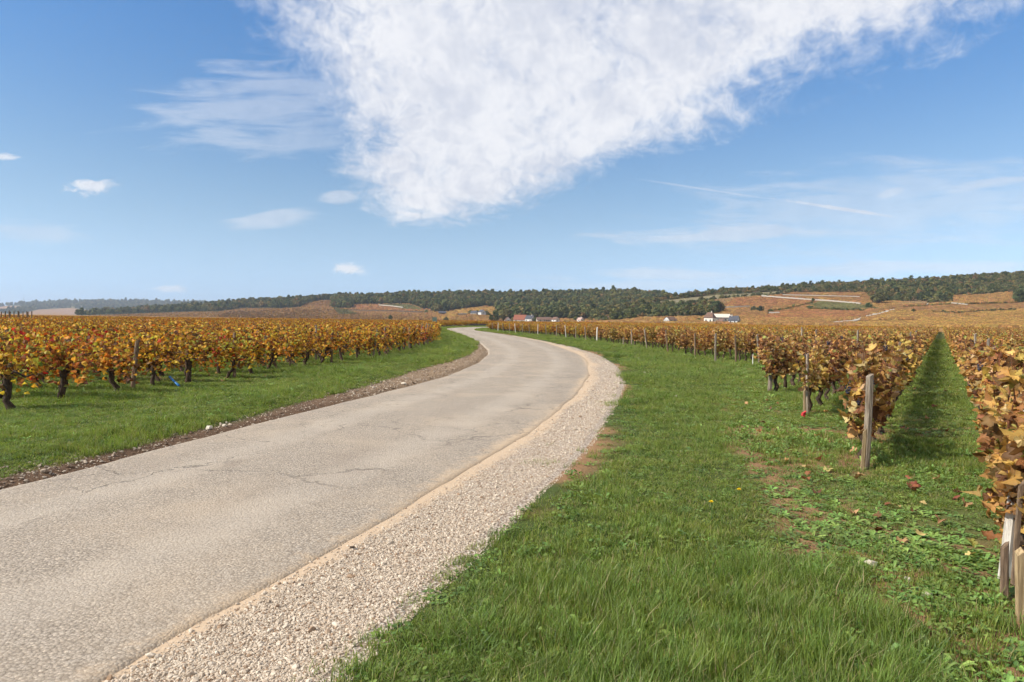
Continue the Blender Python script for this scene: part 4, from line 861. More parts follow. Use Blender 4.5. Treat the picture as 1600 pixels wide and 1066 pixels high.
# level-of-detail meshes shared by alike vines
kit = {}
for st, n_ in (('gold', 7), ('yellow', 7), ('red', 2)):
    for j in range(n_):
        V = vine_plan(1000 + 37 * j + len(st) * 501, st, [230, 150, 260, 190, 120, 240, 210][j] if st == 'gold' else [300, 260, 310, 220, 300, 280, 240][j], top=[1.24, 1.16, 1.26, 1.2, 1.12, 1.25, 1.18][j] if st == 'gold' else 1.14, n_cane=16 if st == 'gold' else 10, low=.36 if st == 'gold' else .27, dropf=.14 if st == 'gold' else .22)
        kit[st, j] = (trunk_mb(V).mesh('trunk', M['bark'], True), cane_mb(V, 4, None, 1.2).mesh('canes', M['cane']), foliage_mesh(V, 1).mesh('foliage', M['leaf']), [(tuple(g)) for g in V['grapes']])
far_kit = []
for st, n_ in (('gold', 5), ('yellow', 5)):
    for j in range(n_):
        V = vine_plan(3000 + 41 * j + len(st) * 77, st, 250, top=1.24 if st == 'gold' else 1.14); mb = foliage_mesh(V, 2, 1.12); nl = len(mb.T)
        tm = trunk_mb(V, 4); cm_ = cane_mb(V, 3, 5, 1.5)
        for src, mi in ((tm, 1), (cm_, 2)):
            for a, b in zip(src.V, src.T): mb.add(a, b - b.min(), (1, 1, 1), mi)
        far_kit.append(mb.mesh('vine_kind', [M['leaf'], M['bark'], M['cane']]))
def vine_style(v, d):
    if v[0] == 'right': return 'gold'
    px = 800 + F_PX * v[3] / v[4]
    if v[0] == 'left' and ((px < 190 and v[4] < 17.5 and R.random() < .38) or R.random() < .012): return 'red'
    return 'yellow'
ORD = 'first second third fourth fifth sixth seventh eighth ninth tenth eleventh twelfth thirteenth fourteenth fifteenth sixteenth seventeenth eighteenth nineteenth twentieth'.split()
def nth(n):
    if n <= 20: return ORD[n - 1]
    return '%d%s' % (n, {1: 'st', 2: 'nd', 3: 'rd'}.get(n % 10 if n % 100 not in (11, 12, 13) else 0, 'th'))
left_rows = sorted({vines[i][1] for i in near if vines[i][0] == 'left'}); first_left = {r_: min(vines[i][2] for i in near if vines[i][0] == 'left' and vines[i][1] == r_) for r_ in left_rows}
HERO = {}
for i in near:
    v = vines[i]; x, y, a = v[3], v[4], v[5]; st = vine_style(v, dist[i]); e = empty('grapevine', (x, y, float(gz(x, y))), a + (math.pi if R.random() < .5 else 0))
    if v[0] == 'right':
        rowtxt = ['the row nearest the right edge', 'the row left of the grassy lane'][v[1]] if v[1] in (0, 1) else 'the %s row left of the grassy lane' % nth(v[1])
        if v[1] < 0: rowtxt = 'the %s row beyond the nearest right row' % nth(-v[1])
        lab = 'brown and gold grapevine, %s plant along %s' % (nth(v[2] + 1), rowtxt); grp = 'grapevines in the right-hand vineyard'
    else:
        lab = '%s grapevine, %s plant in the %s row of the left vineyard' % ('red and yellow' if st == 'red' else 'yellow-orange', nth(v[2] + 1), nth(left_rows.index(v[1]) + 1)); grp = 'grapevines in the left-hand vineyard'
    tag(e, lab, 'grapevine', grp)
    sc_ = R.uniform(.92, 1.06)
    if v[0] == 'right' and v[1] in (0, 1, 2) and dist[i] < 10.5 and v[2] < 7 - 2 * v[1]:
        # close enough to tell the leaves apart: every leaf is a piece
        nl = 290 if dist[i] < 8.5 else 240; na = 420 if v[1] == 0 else 60
        V = vine_plan(5000 + int(i), st, nl + na, top=1.27 if v[1] == 0 else 1.22, n_cane=18, low=.2 if v[1] == 0 else .3, dropf=.3 if v[1] == 0 else .2); r = np.random.default_rng(int(i)); HERO[v[1], v[2]] = e
        e.scale = (1, 1, sc_); trunk_mb(V, 9).build('trunk', M['bark'], e, True); cane_mb(V, 5, None, 1.25).build('canes', M['cane'], e)
        V2 = {k_: (V[k_][nl:] if k_ in ('pos', 'rot', 'size', 'col', 'kind') else V[k_]) for k_ in V}; V2['size'] = V2['size'] * .8
        tag(foliage_mesh(V2, 0).build('small_leaves', M['leaf'], e), kind='stuff')
        cs, w = PAL[st]; pick = r.choice(len(cs), nl, p=np.array(w) / sum(w))
        for q in range(nl):
            o = link('leaf', leaf_mesh(int(V['kind'][q]), st, int(pick[q])), e)
            m4 = Matrix(V['rot'][q].tolist()).to_4x4(); m4.translation = Vector(V['pos'][q]); o.matrix_local = m4 @ Matrix.Scale(float(V['size'][q]) * float(r.choice([.8, 1.0, 1.25, 1.45])), 4)
        grapes = V['grapes'] + [V['canes'][2][2] + np.array([0, .07, 0])]
    else:
        kk = R.integers(0, 2 if st == 'red' else 7); tm, cm_, fm, grapes = kit[st, kk]; e.scale = (R.uniform(.95, 1.08), R.choice([-1, 1]) * R.uniform(.9, 1.1), sc_)
        link('trunk', tm, e); link('canes', cm_, e); link('foliage', fm, e)
        if dist[i] > 17: grapes = []
    for g in grapes:
        o = link('grape_bunch', BUNCH, e, Vector(g)); o.rotation_euler = (R.uniform(-.3, .3), R.uniform(-.3, .3), R.uniform(0, 6.28)); o.scale = (R.uniform(.9, 1.25),) * 3
P = []; rot = []; sc = []; ix = []
for i in rest:
    v = vines[i]; P.append((v[3], v[4], float(gz(v[3], v[4])) if dist[i] < 120 else .05)); rot.append((0, 0, v[5] + (math.pi if R.random() < .5 else 0))); sc.append((R.uniform(.95, 1.1), R.uniform(.9, 1.2), R.uniform(.9, 1.06)))
    ix.append(R.integers(0, 5) if (v[0] == 'right' and (dist[i] < 26 or R.random() < max(0, .55 - (dist[i] - 26) / 120) or v[1] < 6 and R.random() < .7)) else 5 + R.integers(0, 5))
scatter('far_grapevines', P, rot, sc, ix, far_kit, 'endless rows of golden autumn vines filling both fields behind the nearest plants', 'grapevines')

# ------------------------------------------------------------------ posts, stakes, wires
def post_mesh(seed, h, w, mat, sides=7, flat=1.0, lean=(0, 0), slant=.02, sink=.15):
    r = np.random.default_rng(seed); n = 8; prof = r.uniform(.86, 1.1, sides); th = np.arange(sides) * 2 * math.pi / sides + r.uniform(-.2, .2, sides); V = []
    ph = r.uniform(0, 6.28, 2)
    for k in range(n):
        f = k / (n - 1); z = -sink + (h + sink) * f; q = prof * (1 + r.normal(0, .03, sides)) * w / 2 * (1 - .10 * f)
        cx = lean[0] * f + .006 * math.sin(3 * f + ph[0]); cy = lean[1] * f + .006 * math.sin(3.5 * f + ph[1])
        for j in range(sides): V.append((cx + q[j] * math.cos(th[j]), cy + q[j] * flat * math.sin(th[j]), z + (slant * math.cos(th[j]) + r.normal(0, .004) if k == n - 1 else 0)))
    T = []
    for i in range(n - 1):
        for j in range(sides): k = (j + 1) % sides; T += [(i * sides + j, i * sides + k, (i + 1) * sides + k), (i * sides + j, (i + 1) * sides + k, (i + 1) * sides + j)]
    b = (n - 1) * sides; T += [(b, b + j, b + j + 1) for j in range(1, sides - 1)]
    return mesh('post', V, T, mat)
def post(label, x, y, h, w, mat, seed, lean=(0, 0), flat=1.0, name='vineyard_post', cat='post', group=None, sides=7, rz=None):
    o = link(name, post_mesh(seed, h, w, mat, sides, flat, lean), loc=(x, y, float(gz(x, y)))); o.rotation_euler = (0, 0, 0 if rz is None else rz)
    return tag(o, label, cat, group)
g1 = 'row-end posts of the right vineyard'; g2 = 'row-end posts of the left vineyard'
post('broad pale weathered post leaning right at the end of the nearest right row', 2.90, 3.98, 1.02, .105, M['post_pale'], 1, (.20, .02), .45, rz=.3, sides=6)
post('square tan stub of a stake at the lower right edge', 2.60, 3.43, .36, .055, M['post_tan'], 2, (-.01, 0), .9, 'short_stake', 'stake', sides=4, rz=.75)
post('thin brown stake behind the tan stub at the right edge', 2.72, 3.70, .30, .05, M['post_dark'], 3, (.0, 0), .8, 'short_stake', 'stake', sides=5)
post('thin brown cane-like stake leaning behind the pale post', 2.82, 3.78, .62, .035, M['post_dark'], 33, (.05, .02), .8, 'short_stake', 'stake', sides=5)
post('tall grey-brown post heading the row left of the grassy lane', 3.69, 7.07, .98, .085, M['post'], 4, (.02, 0), .8)
post('split brown stake fixed to the foot of the post left of the lane', 3.64, 7.0, .42, .05, M['post_tan'], 5, (.0, 0), .7, 'short_stake', 'stake', sides=5)
post('short brown stake at the end of the second row left of the lane', 4.80, 11.15, .42, .05, M['post_tan'], 6, (.0, 0), .8, 'short_stake', 'stake', sides=5)
post('slim grey post hidden in leaves, second row left of the lane', 4.95, 11.35, 1.0, .06, M['post'], 7, (-.03, 0), .8)
post('thick pale grey post standing clear in the grass, third row left of the lane', 5.59, 14.73, 1.02, .10, M['post'], 8, (.03, 0), .8)
post('leaning grey post behind the thick clear-standing one', 8.85, 24.3, 1.12, .09, M['post'], 9, (-.12, 0), .8)
post('thin white marker stake in the long grass by the right vines', 8.49, 24.0, .42, .035, M['stalk'], 10, (0, 0), 1, 'marker_stake', 'stake', sides=4)
for k, (x, y, le, nm) in enumerate([(8.39, 25.5, -.06, 'brown post just left of the leaning grey post in the right field'), (7.84, 26.2, -.03, 'pale straight post at the middle of the right field edge'), (7.76, 28.8, -.05, 'brown slanting post left of the pale straight one'), (7.63, 33.2, -.16, 'brown tilted post fourth from the dark gap in the right field'), (7.45, 37.4, -.22, 'grey tilted post third from the dark gap in the right field'), (7.2, 41.0, -.04, 'thin post second from the dark gap in the right field'), (7.05, 43.2, 0, 'short white-footed post at the dark gap in the right field')]):
    post(nm, x, y, [1.05, 1.1, 1.05, 1.1, 1.1, 1.0, .5][k], .085, M['post_dark' if k in (0, 2, 3) else 'post'], 40 + k, (le, 0), .8)
for k in range(14):                                     # farther row ends along the right verge
    o_ = -21.5 - 2.3 * k; s_ = row_start(o_) - .15; q = nrmR * o_ + dirR * s_
    post('%s slim post from the dark gap towards the far bend, right verge' % nth(k + 1), q[0], q[1], 1.08, .085, M['post' if k % 3 else 'post_pale'], 60 + k % 6, (-.12 * (k % 2), 0), .8, group=g1)
for k, (row, s_, h) in enumerate([(1, 7.5, 1.32), (1, 12.5, 1.32), (0, 9.5, 1.3), (0, 14.5, 1.32), (2, 8, 1.36), (3, 6, 1.34), (4, 6, 1.34), (1, 18, 1.34), (5, 8, 1.36)]):
    o_ = (.66 if row == 0 else .45) - 1.15 * row; q = nrmR * o_ + dirR * (row_start(o_) + s_)
    post('%s thin grey trellis post inside the %s row of the right vineyard' % (['first', 'second', 'first', 'second', 'first', 'first', 'first', 'third', 'first'][k], ['nearest', 'lane-side', 'third', 'fourth', 'fifth', 'sixth'][row]), q[0], q[1], h, .055, M['post'], 70 + k, (R.uniform(-.04, .04), 0), .8, 'trellis_post', 'post', 'trellis posts inside the right vineyard')
left_posts = [(-7.35, 13.2, .98, .085, (.10, .0), 'stout brown post tilting right at the near end of the left vineyard'), (-9.0, 16.4, .62, .06, (-.08, 0), 'grey prop stake just behind the stout tilted left post'), (-6.55, 16.1, 1.08, .085, (0, 0), 'upright reddish-brown post beside the verge, left vineyard'),
              (-6.35, 18.6, .95, .075, (-.38, 0), 'strongly slanting dark post in the left vineyard'), (-6.25, 19.3, 1.0, .06, (-.12, 0), 'thin dark post right of the strongly slanting one'), (-5.75, 21.7, .98, .085, (.03, 0), 'clear upright dark post in the middle of the left verge'), (-6.6, 23.0, 1.2, .07, (0, 0), 'post half hidden in leaves left of the clear upright one'),
              (-5.1, 25.0, 1.05, .075, (.14, 0), 'thin post tilting right, middle of the left verge'), (-5.2, 27.9, 1.08, .10, (0, 0), 'thick grey post right of the thin tilting one'), (-4.95, 31.0, 1.05, .08, (.05, 0), 'brown post before the bundle of leaning posts'), (-4.9, 32.6, 1.1, .09, (0, 0), 'pale-topped post before the bundle of leaning posts'),
              (-4.85, 33.9, 1.2, .075, (.16, 0), 'leftmost of the leaning pale posts at the left field corner'), (-4.8, 35.2, 1.2, .075, (.16, 0), 'second of the leaning pale posts at the left field corner'), (-4.7, 36.4, 1.2, .075, (.14, 0), 'third of the leaning pale posts at the left field corner'), (-4.65, 37.6, 1.2, .07, (.06, 0), 'fourth of the corner posts, left vineyard'), (-4.6, 38.8, 1.15, .07, (.03, 0), 'last corner post at the far end of the left verge')]
for k, (x, y, h, w, le, nm) in enumerate(left_posts): post(nm, x, y, h, w, M['post_dark' if k in (0, 2, 3, 4, 5) else 'post'], 100 + k, le, .85, group=g2)
for k in range(11):                                     # line of tall stakes on the left skyline
    yy = 62 + (k * 37) % 9; x = (-798 + k * 4.6 + (k % 3) * 1.5) / F_PX * yy
    post('%s of the dark stakes rising above the far left vines' % nth(k + 1), x, yy, 1.62 + .05 * (k % 3), .11, M['post_dark'], 120 + k % 4, (0, 0), .9, 'tall_stake', 'stake', 'dark stakes on the left skyline')
for row, s1 in ((0, 22), (1, 22), (2, 18)):
    o_ = (.62 if row == 0 else .45) - 1.15 * row; s0 = row_start(o_)
    for h, nm in ((.46, 'lower'), (.86, 'upper')):
        pts = [(*(nrmR * o_ + dirR * s), h + float(gz(*(nrmR * o_ + dirR * s))) - .02 * math.sin(math.pi * ((s - s0) / 4.5 % 1))) for s in np.linspace(s0, s0 + s1, 30)]; b0 = np.array(pts[0])
        o = link('trellis_wire', MB().tube(np.array(pts) - b0, .0018, 4).mesh('trellis_wire', M['wire'], True), loc=Vector(b0)); tag(o, '%s trellis wire of the %s' % (nm, ['nearest right row', 'row left of the lane', 'second row left of the lane'][row]), 'wire', 'trellis wires of the right vineyard')

# ------------------------------------------------------------------ odd small things
o = link('plastic_tube', MB().tube([(0, 0, .02), (-.2, .2, .09), (-.36, .36, .16)], .022, 8).mesh('plastic_tube', M['blue'], True), loc=(-6.62, 13.55, float(gz(-6.62, 13.55)) + .05)); tag(o, 'bright blue plastic tube lying against a vine trunk on the left', 'tube')
o = link('red_cap', post_mesh(200, .085, .075, M['red'], 7, .7, (.015, 0), .015, .02), loc=(4.72, 11.0, float(gz(4.72, 11.0)))); tag(o, 'small red plastic marker at the foot of the short stake', 'marker')
# green sign on its pole before the far bend
e = empty('road_sign', (-10.9, 96.0, .05)); tag(e, 'small weathered green sign on a pole at the far left of the bend', 'sign')
MB().tube([(0, 0, -.2), (0, 0, 1.75)], .045, 6).build('pole', M['steel'], e, True); MB().box((-.32, -.075, 1.05), (.32, -.05, 1.70)).build('panel', M['sign_green'], e)
# low dark stone wall where the road leaves behind the right verge
mb = MB(); rr = np.random.default_rng(77)
for k in range(40):
    for c_ in range(2): x = k * .33; mb.box((x + rr.uniform(0, .03), rr.uniform(-.03, .03), c_ * .26 - .1), (x + .31, .4, c_ * .26 + rr.uniform(.14, .2)))
o = link('roadside_wall', mb.mesh('roadside_wall', M['dark_wood']), loc=(-10.5, 152, .12)); tag(o, 'low dark wall beside the far end of the road', 'wall')

# ------------------------------------------------------------------ ground cover
def blade_tuft(seed, n, rad_, h0, h1, w, base, tip, dry=.06, droop=.5):
    r = np.random.default_rng(seed); m_ = MB(); base = np.array(base); tip = np.array(tip)
    for k in range(n):
        a = r.uniform(0, 6.28); q = rad_ * math.sqrt(r.random()); p0 = np.array([q * math.cos(a), q * math.sin(a), -.012]); h = r.uniform(h0, h1); la = r.uniform(0, 6.28); le = r.uniform(.15, 1.0) * droop * h
        d = np.array([math.cos(la), math.sin(la), 0]); sd = np.array([-d[1], d[0], 0]) * w * r.uniform(.6, 1.2) * .5; tw = r.uniform(-.6, .6); sd = sd * math.cos(tw) + d * math.sin(tw) * w * .5
        p1 = p0 + d * le * .3 + np.array([0, 0, h * .55]); p2 = p0 + d * le + np.array([0, 0, h * r.uniform(.8, 1.0)])
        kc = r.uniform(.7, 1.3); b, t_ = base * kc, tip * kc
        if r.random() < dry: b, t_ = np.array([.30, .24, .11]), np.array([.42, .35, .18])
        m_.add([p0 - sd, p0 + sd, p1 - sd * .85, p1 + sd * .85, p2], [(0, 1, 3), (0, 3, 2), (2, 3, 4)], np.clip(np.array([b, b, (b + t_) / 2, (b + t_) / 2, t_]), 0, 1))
    return m_.mesh('tuft', M['grass'])
def rosette(seed, n, ln, wd, col, rise=.5, stem=False):
    r = np.random.default_rng(seed); m_ = MB(); col = np.array(col)
    for k in range(n):
        a = k * 2.4 + r.uniform(-.4, .4); l_ = ln * r.uniform(.6, 1.15); w = wd * r.uniform(.8, 1.2); up_ = rise * r.uniform(.4, 1.3); d = np.array([math.cos(a), math.sin(a), 0]); s_ = np.array([-d[1], d[0], 0]); z = np.array([0, 0, 1.])
        b = np.zeros(3) - z * .01; p1 = d * l_ * .35 + z * l_ * up_ * .5; p2 = d * l_ * .75 + z * l_ * up_ * .8; p3 = d * l_ + z * l_ * up_ * .72; kc = col * r.uniform(.75, 1.3)
        dip = -z * w * .18; V = [b - s_ * w * .12, b + s_ * w * .12, p1 - s_ * w * .42, p1 + dip, p1 + s_ * w * .42, p2 - s_ * w * .5, p2 + dip, p2 + s_ * w * .5, p3]
        m_.add(V, [(0, 1, 3), (0, 3, 2), (1, 4, 3), (2, 3, 6), (2, 6, 5), (3, 4, 7), (3, 7, 6), (5, 6, 8), (6, 7, 8)], np.clip(np.tile(kc, (9, 1)) * np.array([.8, .8, .95, 1.1, .95, 1, 1.12, 1, 1.05])[:, None], 0, 1))
    return m_.mesh('weed', M['weed'])
def clover(seed, n, rad_, sz, col):
    r = np.random.default_rng(seed); m_ = MB(); col = np.array(col); th = np.arange(6) * math.pi / 3
    for k in range(n):
        a = r.uniform(0, 6.28); q = rad_ * math.sqrt(r.random()); c = np.array([q * math.cos(a), q * math.sin(a), r.uniform(.008, .04)]); nn = r.normal(0, .35, 2); s_ = sz * r.uniform(.6, 1.2)
        ring = [c + np.array([s_ * math.cos(t_), s_ * math.sin(t_), s_ * (nn[0] * math.cos(t_) + nn[1] * math.sin(t_))]) for t_ in th]; kc = col * r.uniform(.7, 1.3)
        m_.add([c - [0, 0, .15 * s_]] + ring, [(0, 1 + j, 1 + (j + 1) % 6) for j in range(6)], np.clip(np.tile(kc, (7, 1)), 0, 1))
    return m_.mesh('clover', M['weed'])
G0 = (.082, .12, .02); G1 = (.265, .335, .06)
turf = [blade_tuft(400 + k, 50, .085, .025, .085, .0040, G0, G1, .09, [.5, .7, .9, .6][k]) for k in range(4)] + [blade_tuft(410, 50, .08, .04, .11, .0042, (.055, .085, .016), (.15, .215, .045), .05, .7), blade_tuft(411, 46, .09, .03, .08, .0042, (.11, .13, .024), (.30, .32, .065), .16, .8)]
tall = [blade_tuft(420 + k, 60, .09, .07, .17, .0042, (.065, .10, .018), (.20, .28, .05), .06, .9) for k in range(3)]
weeds = [rosette(430 + k, 7, .085, .024, (.19, .29, .065), .75) for k in range(3)] + [rosette(433, 9, .065, .03, (.15, .24, .05), .45), rosette(434, 6, .11, .032, (.20, .30, .07), .8)]
covers = [clover(440 + k, 26, .075, .0095, (.16, .24, .05)) for k in range(2)] + [clover(443, 20, .08, .013, (.12, .195, .045))]
def zone(n, x0, x1, y0, y1, test, dens_pow=1.6):
    """points thicker near the viewer; y spread by a power law"""
    f = R.random(n); q = 1 - dens_pow
    yy = (y0 ** q + f * (y1 ** q - y0 ** q)) ** (1 / q); a, b = x0(yy), x1(yy); a = np.maximum(a, -.80 * yy - .4); b = np.minimum(b, .80 * yy + .4); okk = b > a
    xx = a + (b - a) * R.random(n); k = okk & test(xx, yy) & (R.random(n) < np.clip((b - a) / 14, .05, 1)); return xx[k], yy[k]
def spread(name, pts, size, protos, weights, label, cat, grow=True, lift=0.0, tilt=.12):
    x = np.concatenate([p_[0] for p_ in pts]); y = np.concatenate([p_[1] for p_ in pts]); n = len(x); z = gz(x, y) + lift
    rot = np.stack([R.normal(0, tilt, n), R.normal(0, tilt, n), R.uniform(0, 6.28, n)], 1); s = R.uniform(*size, n) * (np.clip(np.hypot(x, y) / 9, 1, 3.2) ** .62 if grow else 1)
    s3 = np.stack([s, s, s * np.clip(9 / np.hypot(x, y), .55, 1) ** .35], 1) if grow else np.stack([s] * 3, 1)
    lumps = .45 + 1.05 * sstep(wav(x * 2.2, y * 2.2, 71), -.4, .9); s3[:, 2] *= lumps
    w = np.array(weights) / sum(weights); idx = R.choice(len(protos), n, p=w)
    return scatter(name, np.stack([x, y, z], 1), rot, s3, idx, protos, label, cat)
bare = lambda x, y, k: wav(x * 1.7, y * 1.7, 81) > k
edge_r = lambda x, y: (x - xS(y)) > .06 + .30 * wav(x * 1.9, y * 1.9, 83) + .14 * wav(x * 6, y * 6, 86)
n_ = lambda x, y: R.random(len(x))
# right verge, left verge, lanes, beneath the vines
rv = zone(84000, lambda y: xS(y) - .25, lambda y: xW(y) + .12, 2.3, 100, lambda x, y: edge_r(x, y) & (bare(x, y, -.4) | (n_(x, y) < .25)) & ((np.abs(x - xW(y) + .1 * wav(x * 3, y * 3, 88)) > .22) | (y > 10) | (n_(x, y) < .2)) & (n_(x, y) < .22 + .8 * sstep(x - xS(y) + .3 * wav(x * 2, y * 2, 84), .1, .9)), 1.1)
soil_edge = lambda x, y: ((x - xS(y)) < .55) & (wav(x * 2.1, y * 2.1, 87) > .4)
k_ = ~(soil_edge(*rv) & (R.random(len(rv[0])) < .8)); rv = (rv[0][k_], rv[1][k_])
re = zone(30000, lambda y: xS(y) - .38, lambda y: xS(y) + .15, 2.3, 30, lambda x, y: (wav(x * 3.4, y * 3.4, 89) > .5) & (n_(x, y) < .9), 1.1)
lv = zone(85000, lambda y: xFL(y) - .5, lambda y: xSL(y) + .06, 4, 110, lambda x, y: ((xSL(y) - x) > .10 * wav(x * 4, y * 4, 85)) & (bare(x, y, -1.1) | (n_(x, y) < .4)), 1.1)
uf = zone(60000, lambda y: np.maximum(xFL(y) - 9, -.8 * y), lambda y: xFL(y) - .3, 6, 60, lambda x, y: n_(x, y) < .6, 1.3)
mid_lane = lambda x, y: np.abs((x * nrmR[0] + y * nrmR[1]) + .05) < .5
lane = zone(120000, lambda y: np.maximum(xW(y) + .1, 1.5), lambda y: .80 * y + .3, 2.6, 75, lambda x, y: n_(x, y) < np.where(y > 10, .7, np.where(mid_lane(x, y) & (y > 5.5), .55 + .3 * wav(x * 3, y * 3, 99), np.where(wav(x * 4, y * 4, 98) > 0, .20, .05))), 1.15)
far_v = zone(40000, lambda y: xFL(y) - .5, lambda y: xL(y) - .1, 95, 165, lambda x, y: n_(x, y) < 1, 1.2)
far_w = zone(30000, lambda y: xR(y) + .1, lambda y: xR(y) + 3, 90, 150, lambda x, y: n_(x, y) < 1, 1.2)
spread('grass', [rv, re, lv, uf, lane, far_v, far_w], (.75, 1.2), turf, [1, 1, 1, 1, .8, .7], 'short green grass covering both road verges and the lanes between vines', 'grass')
tz = lambda x, y: (wav(x * 1.1, y * 1.1, 91) > .25)
tr_ = zone(26000, lambda y: xS(y) + .3, lambda y: xW(y) + .2, 2.3, 50, lambda x, y: tz(x, y) & (n_(x, y) < .6), 1.1)
tl_ = zone(16000, lambda y: xFL(y) - .8, lambda y: xSL(y) - .3, 6, 45, lambda x, y: tz(x, y) & (n_(x, y) < .5), 1.1)
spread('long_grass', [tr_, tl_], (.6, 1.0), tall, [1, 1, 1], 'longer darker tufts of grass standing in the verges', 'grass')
wz = zone(66000, lambda y: xW(y) - .15, lambda y: .80 * y + .3, 2.4, 34, lambda x, y: (n_(x, y) < .06 + .46 * sstep(wav(x * 4.2, y * 4.2, 95) + .5 * wav(x * 1.3, y * 1.3, 97), -.35, .45)) & ~(mid_lane(x, y) & (y > 8) & (n_(x, y) < .7)), 1.3)
wr = zone(16000, lambda y: xS(y) + .3, lambda y: xW(y), 2.4, 16, lambda x, y: n_(x, y) < .05, 1.2)
wl = zone(20000, lambda y: xFL(y) - 5, lambda y: xSL(y) - .2, 6, 26, lambda x, y: n_(x, y) < .15, 1.2)
spread('broad_leaved_weeds', [wz, wr, wl], (.42, .9), weeds, [1, 1, 1, .7, .5], 'bright green broad-leaved weeds on the bare soil by the right vines', 'weeds')
cz = zone(42000, lambda y: xW(y) - .3, lambda y: .80 * y + .3, 2.3, 24, lambda x, y: (n_(x, y) < .06 + .42 * sstep(wav(x * 4.8, y * 4.8, 96), -.35, .4)), 1.3)
cr = zone(16000, lambda y: xS(y) + .15, lambda y: xW(y), 2.3, 12, lambda x, y: n_(x, y) < .2, 1.2)
spread('clover', [cz, cr], (.7, 1.2), covers, [1, 1, .8], 'low clover and seedlings between the weeds at lower right', 'clover')

# ------------------------------------------------------------------ stones
def stone_mesh(seed, flat=.6):
    r = np.random.default_rng(seed); g = (1 + 5 ** .5) / 2
    iv = np.array([(-1, g, 0), (1, g, 0), (-1, -g, 0), (1, -g, 0), (0, -1, g), (0, 1, g), (0, -1, -g), (0, 1, -g), (g, 0, -1), (g, 0, 1), (-g, 0, -1), (-g, 0, 1)]) / 1.902 * r.uniform(.72, 1.15, (12, 1)) * np.array([r.uniform(.9, 1.4), r.uniform(.7, 1.0), flat])
    it = [(0, 11, 5), (0, 5, 1), (0, 1, 7), (0, 7, 10), (0, 10, 11), (1, 5, 9), (5, 11, 4), (11, 10, 2), (10, 7, 6), (7, 1, 8), (3, 9, 4), (3, 4, 2), (3, 2, 6), (3, 6, 8), (3, 8, 9), (4, 9, 5), (2, 4, 11), (6, 2, 10), (8, 6, 7), (9, 8, 1)]
    return mesh('stone', iv, it, M['stone'])
rubble = [stone_mesh(550 + k, .4 + .05 * k) for k in range(6)]
for b in rubble: b.materials.clear(); b.materials.append(M['rubble'])
chips = [stone_mesh(500 + k, .5 + .06 * k) for k in range(6)]
def chip_zone(n, a, b, y0, y1, pw): 
    f = R.random(n); q = 1 - pw; yy = (y0 ** q + f * (y1 ** q - y0 ** q)) ** (1 / q); lo, hi = a(yy), b(yy); return lo + (hi - lo) * R.random(n), yy
x, y = chip_zone(135000, lambda y: xR(y) - .01, lambda y: xS(y) + .20, 1.9, 40, 2.1)
sandw = np.interp(y, [3, 12, 22, 40], [0.14, 0.23, 0.40, 0.75]) * (1 + .55 * wav(y * 1.1, y * 0, 34)); f = (x - xR(y)) / sandw
k = (R.random(len(x)) < np.clip((f - .35) * .9 + .45 * wav(x * 2.2, y * 2.2, 38) + .25, .10, 1)) & (R.random(len(x)) < np.clip(1.3 - (x - xS(y)) / .2, .1, 1)); x, y = x[k], y[k]; n = len(x)
s = R.lognormal(-5.5, .45, n) * np.clip(np.hypot(x, y) / 7, 1, 2.2) ** .7
scatter('loose_gravel', np.stack([x, y, np.where(x < xS(y) + .05, shoulder_z(x, y), gz(x, y)) + s * .2], 1), R.uniform(-.5, .5, (n, 3)) + np.array([0, 0, 3.1]) * R.uniform(-1, 1, (n, 1)), s, R.integers(0, 6, n), chips, 'pale limestone gravel heaped along the right road edge', 'gravel')
x, y = chip_zone(15000, lambda y: xSL(y) - .25, lambda y: xL(y) + .02, 4, 50, 1.5); n = len(x); s = R.lognormal(-4.9, .55, n) * np.where(y > 13, 1.35, 1.0)
k = R.random(n) < np.where(y > 13, 1.0, .55); x, y, s = x[k], y[k], s[k]; n = len(x)
scatter('edge_stones', np.stack([x, y, gz(x, y) + s * .2], 1), R.uniform(-.6, .6, (n, 3)) + np.array([0, 0, 3.1]) * R.uniform(-1, 1, (n, 1)), s, R.integers(0, 6, n), rubble, 'scattered stones and chippings in the dirt along the left road edge', 'stones')
big = [stone_mesh(520 + k, .6) for k in range(3)]
for b in big: b.materials.clear(); b.materials.append(M['limestone'])
for k, (x, y, s, nm) in enumerate([(2.23, 4.18, .055, 'pale rounded stone in the weeds at lower right'), (2.33, 3.95, .03, 'small pale stone beside the rounded one at lower right'), (2.30, 3.72, .035, 'flat pale stone on bare soil at lower right'), (1.97, 3.2, .032, 'small whitish stone near the bottom right'), (-.15, 4.65, .022, 'pale pebble at the grass edge of the gravel'), (3.3, 13.6, .06, 'white stone lying on the grass of the right verge'), (3.9, 20, .06, 'white stone near the bend on the right verge'),
                                 (-2.45, 15.5, .07, 'white stone in the rubble of the left road edge'), (-4.0, 9.0, .06, 'flat stone lying beside the road on the left'), (-3.9, 9.25, .05, 'second flat stone beside the road on the left'), (-3.0, 24, .06, 'white stone on the left verge')]):
    o = link('stone', big[k % 3], loc=(x, y, float(gz(x, y)) + s * .25)); o.scale = (s, s, s); o.rotation_euler = (.1, .1, k * 1.3); tag(o, nm, 'stone')
# dark crumbs of earth on the sandy strip
for k, (x, y, nm) in enumerate([(-1.02, 4.4, 'dark lump of earth on the sandy strip nearest the camera'), (.62, 10.2, 'small dark clod on the sandy strip, middle of the bend'), (2.75, 21.0, 'dark clod on the gravel at the bend'), (1.75, 14.6, 'tiny dark clod on the sandy strip before the bend')]):
    o = link('earth_clod', stone_mesh(540 + k, .6), loc=(x, y, .03)); o.data.materials.clear(); o.data.materials.append(M['bark']); o.scale = (.018, .013, .011); o.rotation_euler = (0, 0, k); tag(o, nm, 'clod')

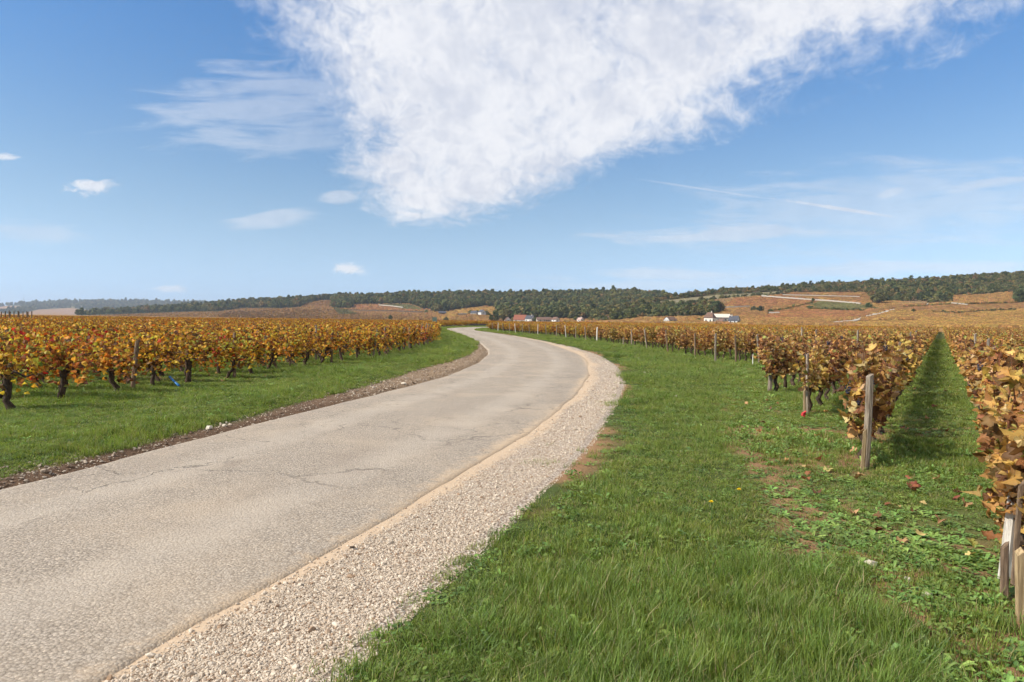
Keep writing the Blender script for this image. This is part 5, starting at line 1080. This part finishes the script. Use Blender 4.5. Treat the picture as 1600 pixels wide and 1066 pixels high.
# ------------------------------------------------------------------ fallen leaves and dandelions
fallen = []
for k in range(6):
    S, T = LEAF[0][k]; fallen.append(mesh('fallen_leaf', S * np.array([1, 1, .8]), T, M['dead_leaf'], np.tile(np.array([(.36, .17, .07), (.25, .10, .045), (.45, .27, .12), (.16, .075, .035), (.50, .36, .14), (.30, .12, .05)][k]), (len(S), 1)), True))
cnt = 0
while cnt < 170:
    if cnt < 120:
        yy = 4.3 + 14 * R.random() ** 1.4; xx = R.uniform(max(1.8, float(xW(yy)) + .2), .78 * yy); off = xx * nrmR[0] + yy * nrmR[1]; lab, grp = 'dry brown vine leaf fallen among the weeds of the right vineyard', 'fallen leaves under the right vines'
        if yy < 5 and R.random() < .6: cnt += 0; continue
    else: yy = R.uniform(11, 22); xx = float(xFL(yy)) + R.uniform(-4, .8); lab, grp = 'fallen autumn leaf on the grass under the left vines', 'fallen leaves under the left vines'
    fk = R.integers(6); fc = ['orange-brown', 'dark russet', 'pale tan', 'nearly black-brown', 'yellowish', 'reddish-brown'][fk]; lab = fc + lab.replace('dry brown', ' dry').replace('fallen autumn', ' fallen')
    o = link('fallen_leaf', fallen[fk], loc=(xx, yy, float(gz(xx, yy)) + .035)); s = R.uniform(.05, .085); o.scale = (s, s, s); o.rotation_euler = (R.normal(0, .4), R.normal(0, .4), R.uniform(0, 6.28)); tag(o, lab, 'leaf', grp); cnt += 1
for x, y, nm in ((1.84, 5.45, 'yellow dandelion in the grass, upper right of the two'), (1.50, 5.05, 'yellow dandelion in the grass, lower left of the two')):
    z = float(gz(x, y)); e = empty('dandelion', (x, y, z)); tag(e, nm, 'flower'); MB().tube([(0, 0, -.01), (.01, 0, .09), (.005, .0, .15)], .003, 5).build('stem', M['stem'], e)
    mb = MB(); rr = np.random.default_rng(int(x * 100))
    for k in range(34):
        a = k * 2.4; q = .004 + .017 * (k / 34) ** .5; mb.add([(0, 0, .15), (q * math.cos(a - .2), q * math.sin(a - .2), .158 + .012 * (1 - k / 34)), (q * math.cos(a + .2), q * math.sin(a + .2), .158 + .012 * (1 - k / 34))], [(0, 1, 2)])
    mb.build('flower_head', M['yellow_petal'], e)

# ------------------------------------------------------------------ haze in the air
m, t = material('haze'); vp = t.new('ShaderNodeVolumePrincipled'); vp.inputs['Color'].default_value = (.80, .88, 1.0, 1); vp.inputs['Density'].default_value = 0.85e-4; vp.inputs['Anisotropy'].default_value = .25
finish(t, vp.outputs[0], True)
o = link('haze', MB().box((-8600, -380, -14), (8600, 8600, 175)).mesh('haze', m, col=False)); tag(o, kind='stuff'); tag(o, 'thin pale blue haze filling the valley air', 'haze')
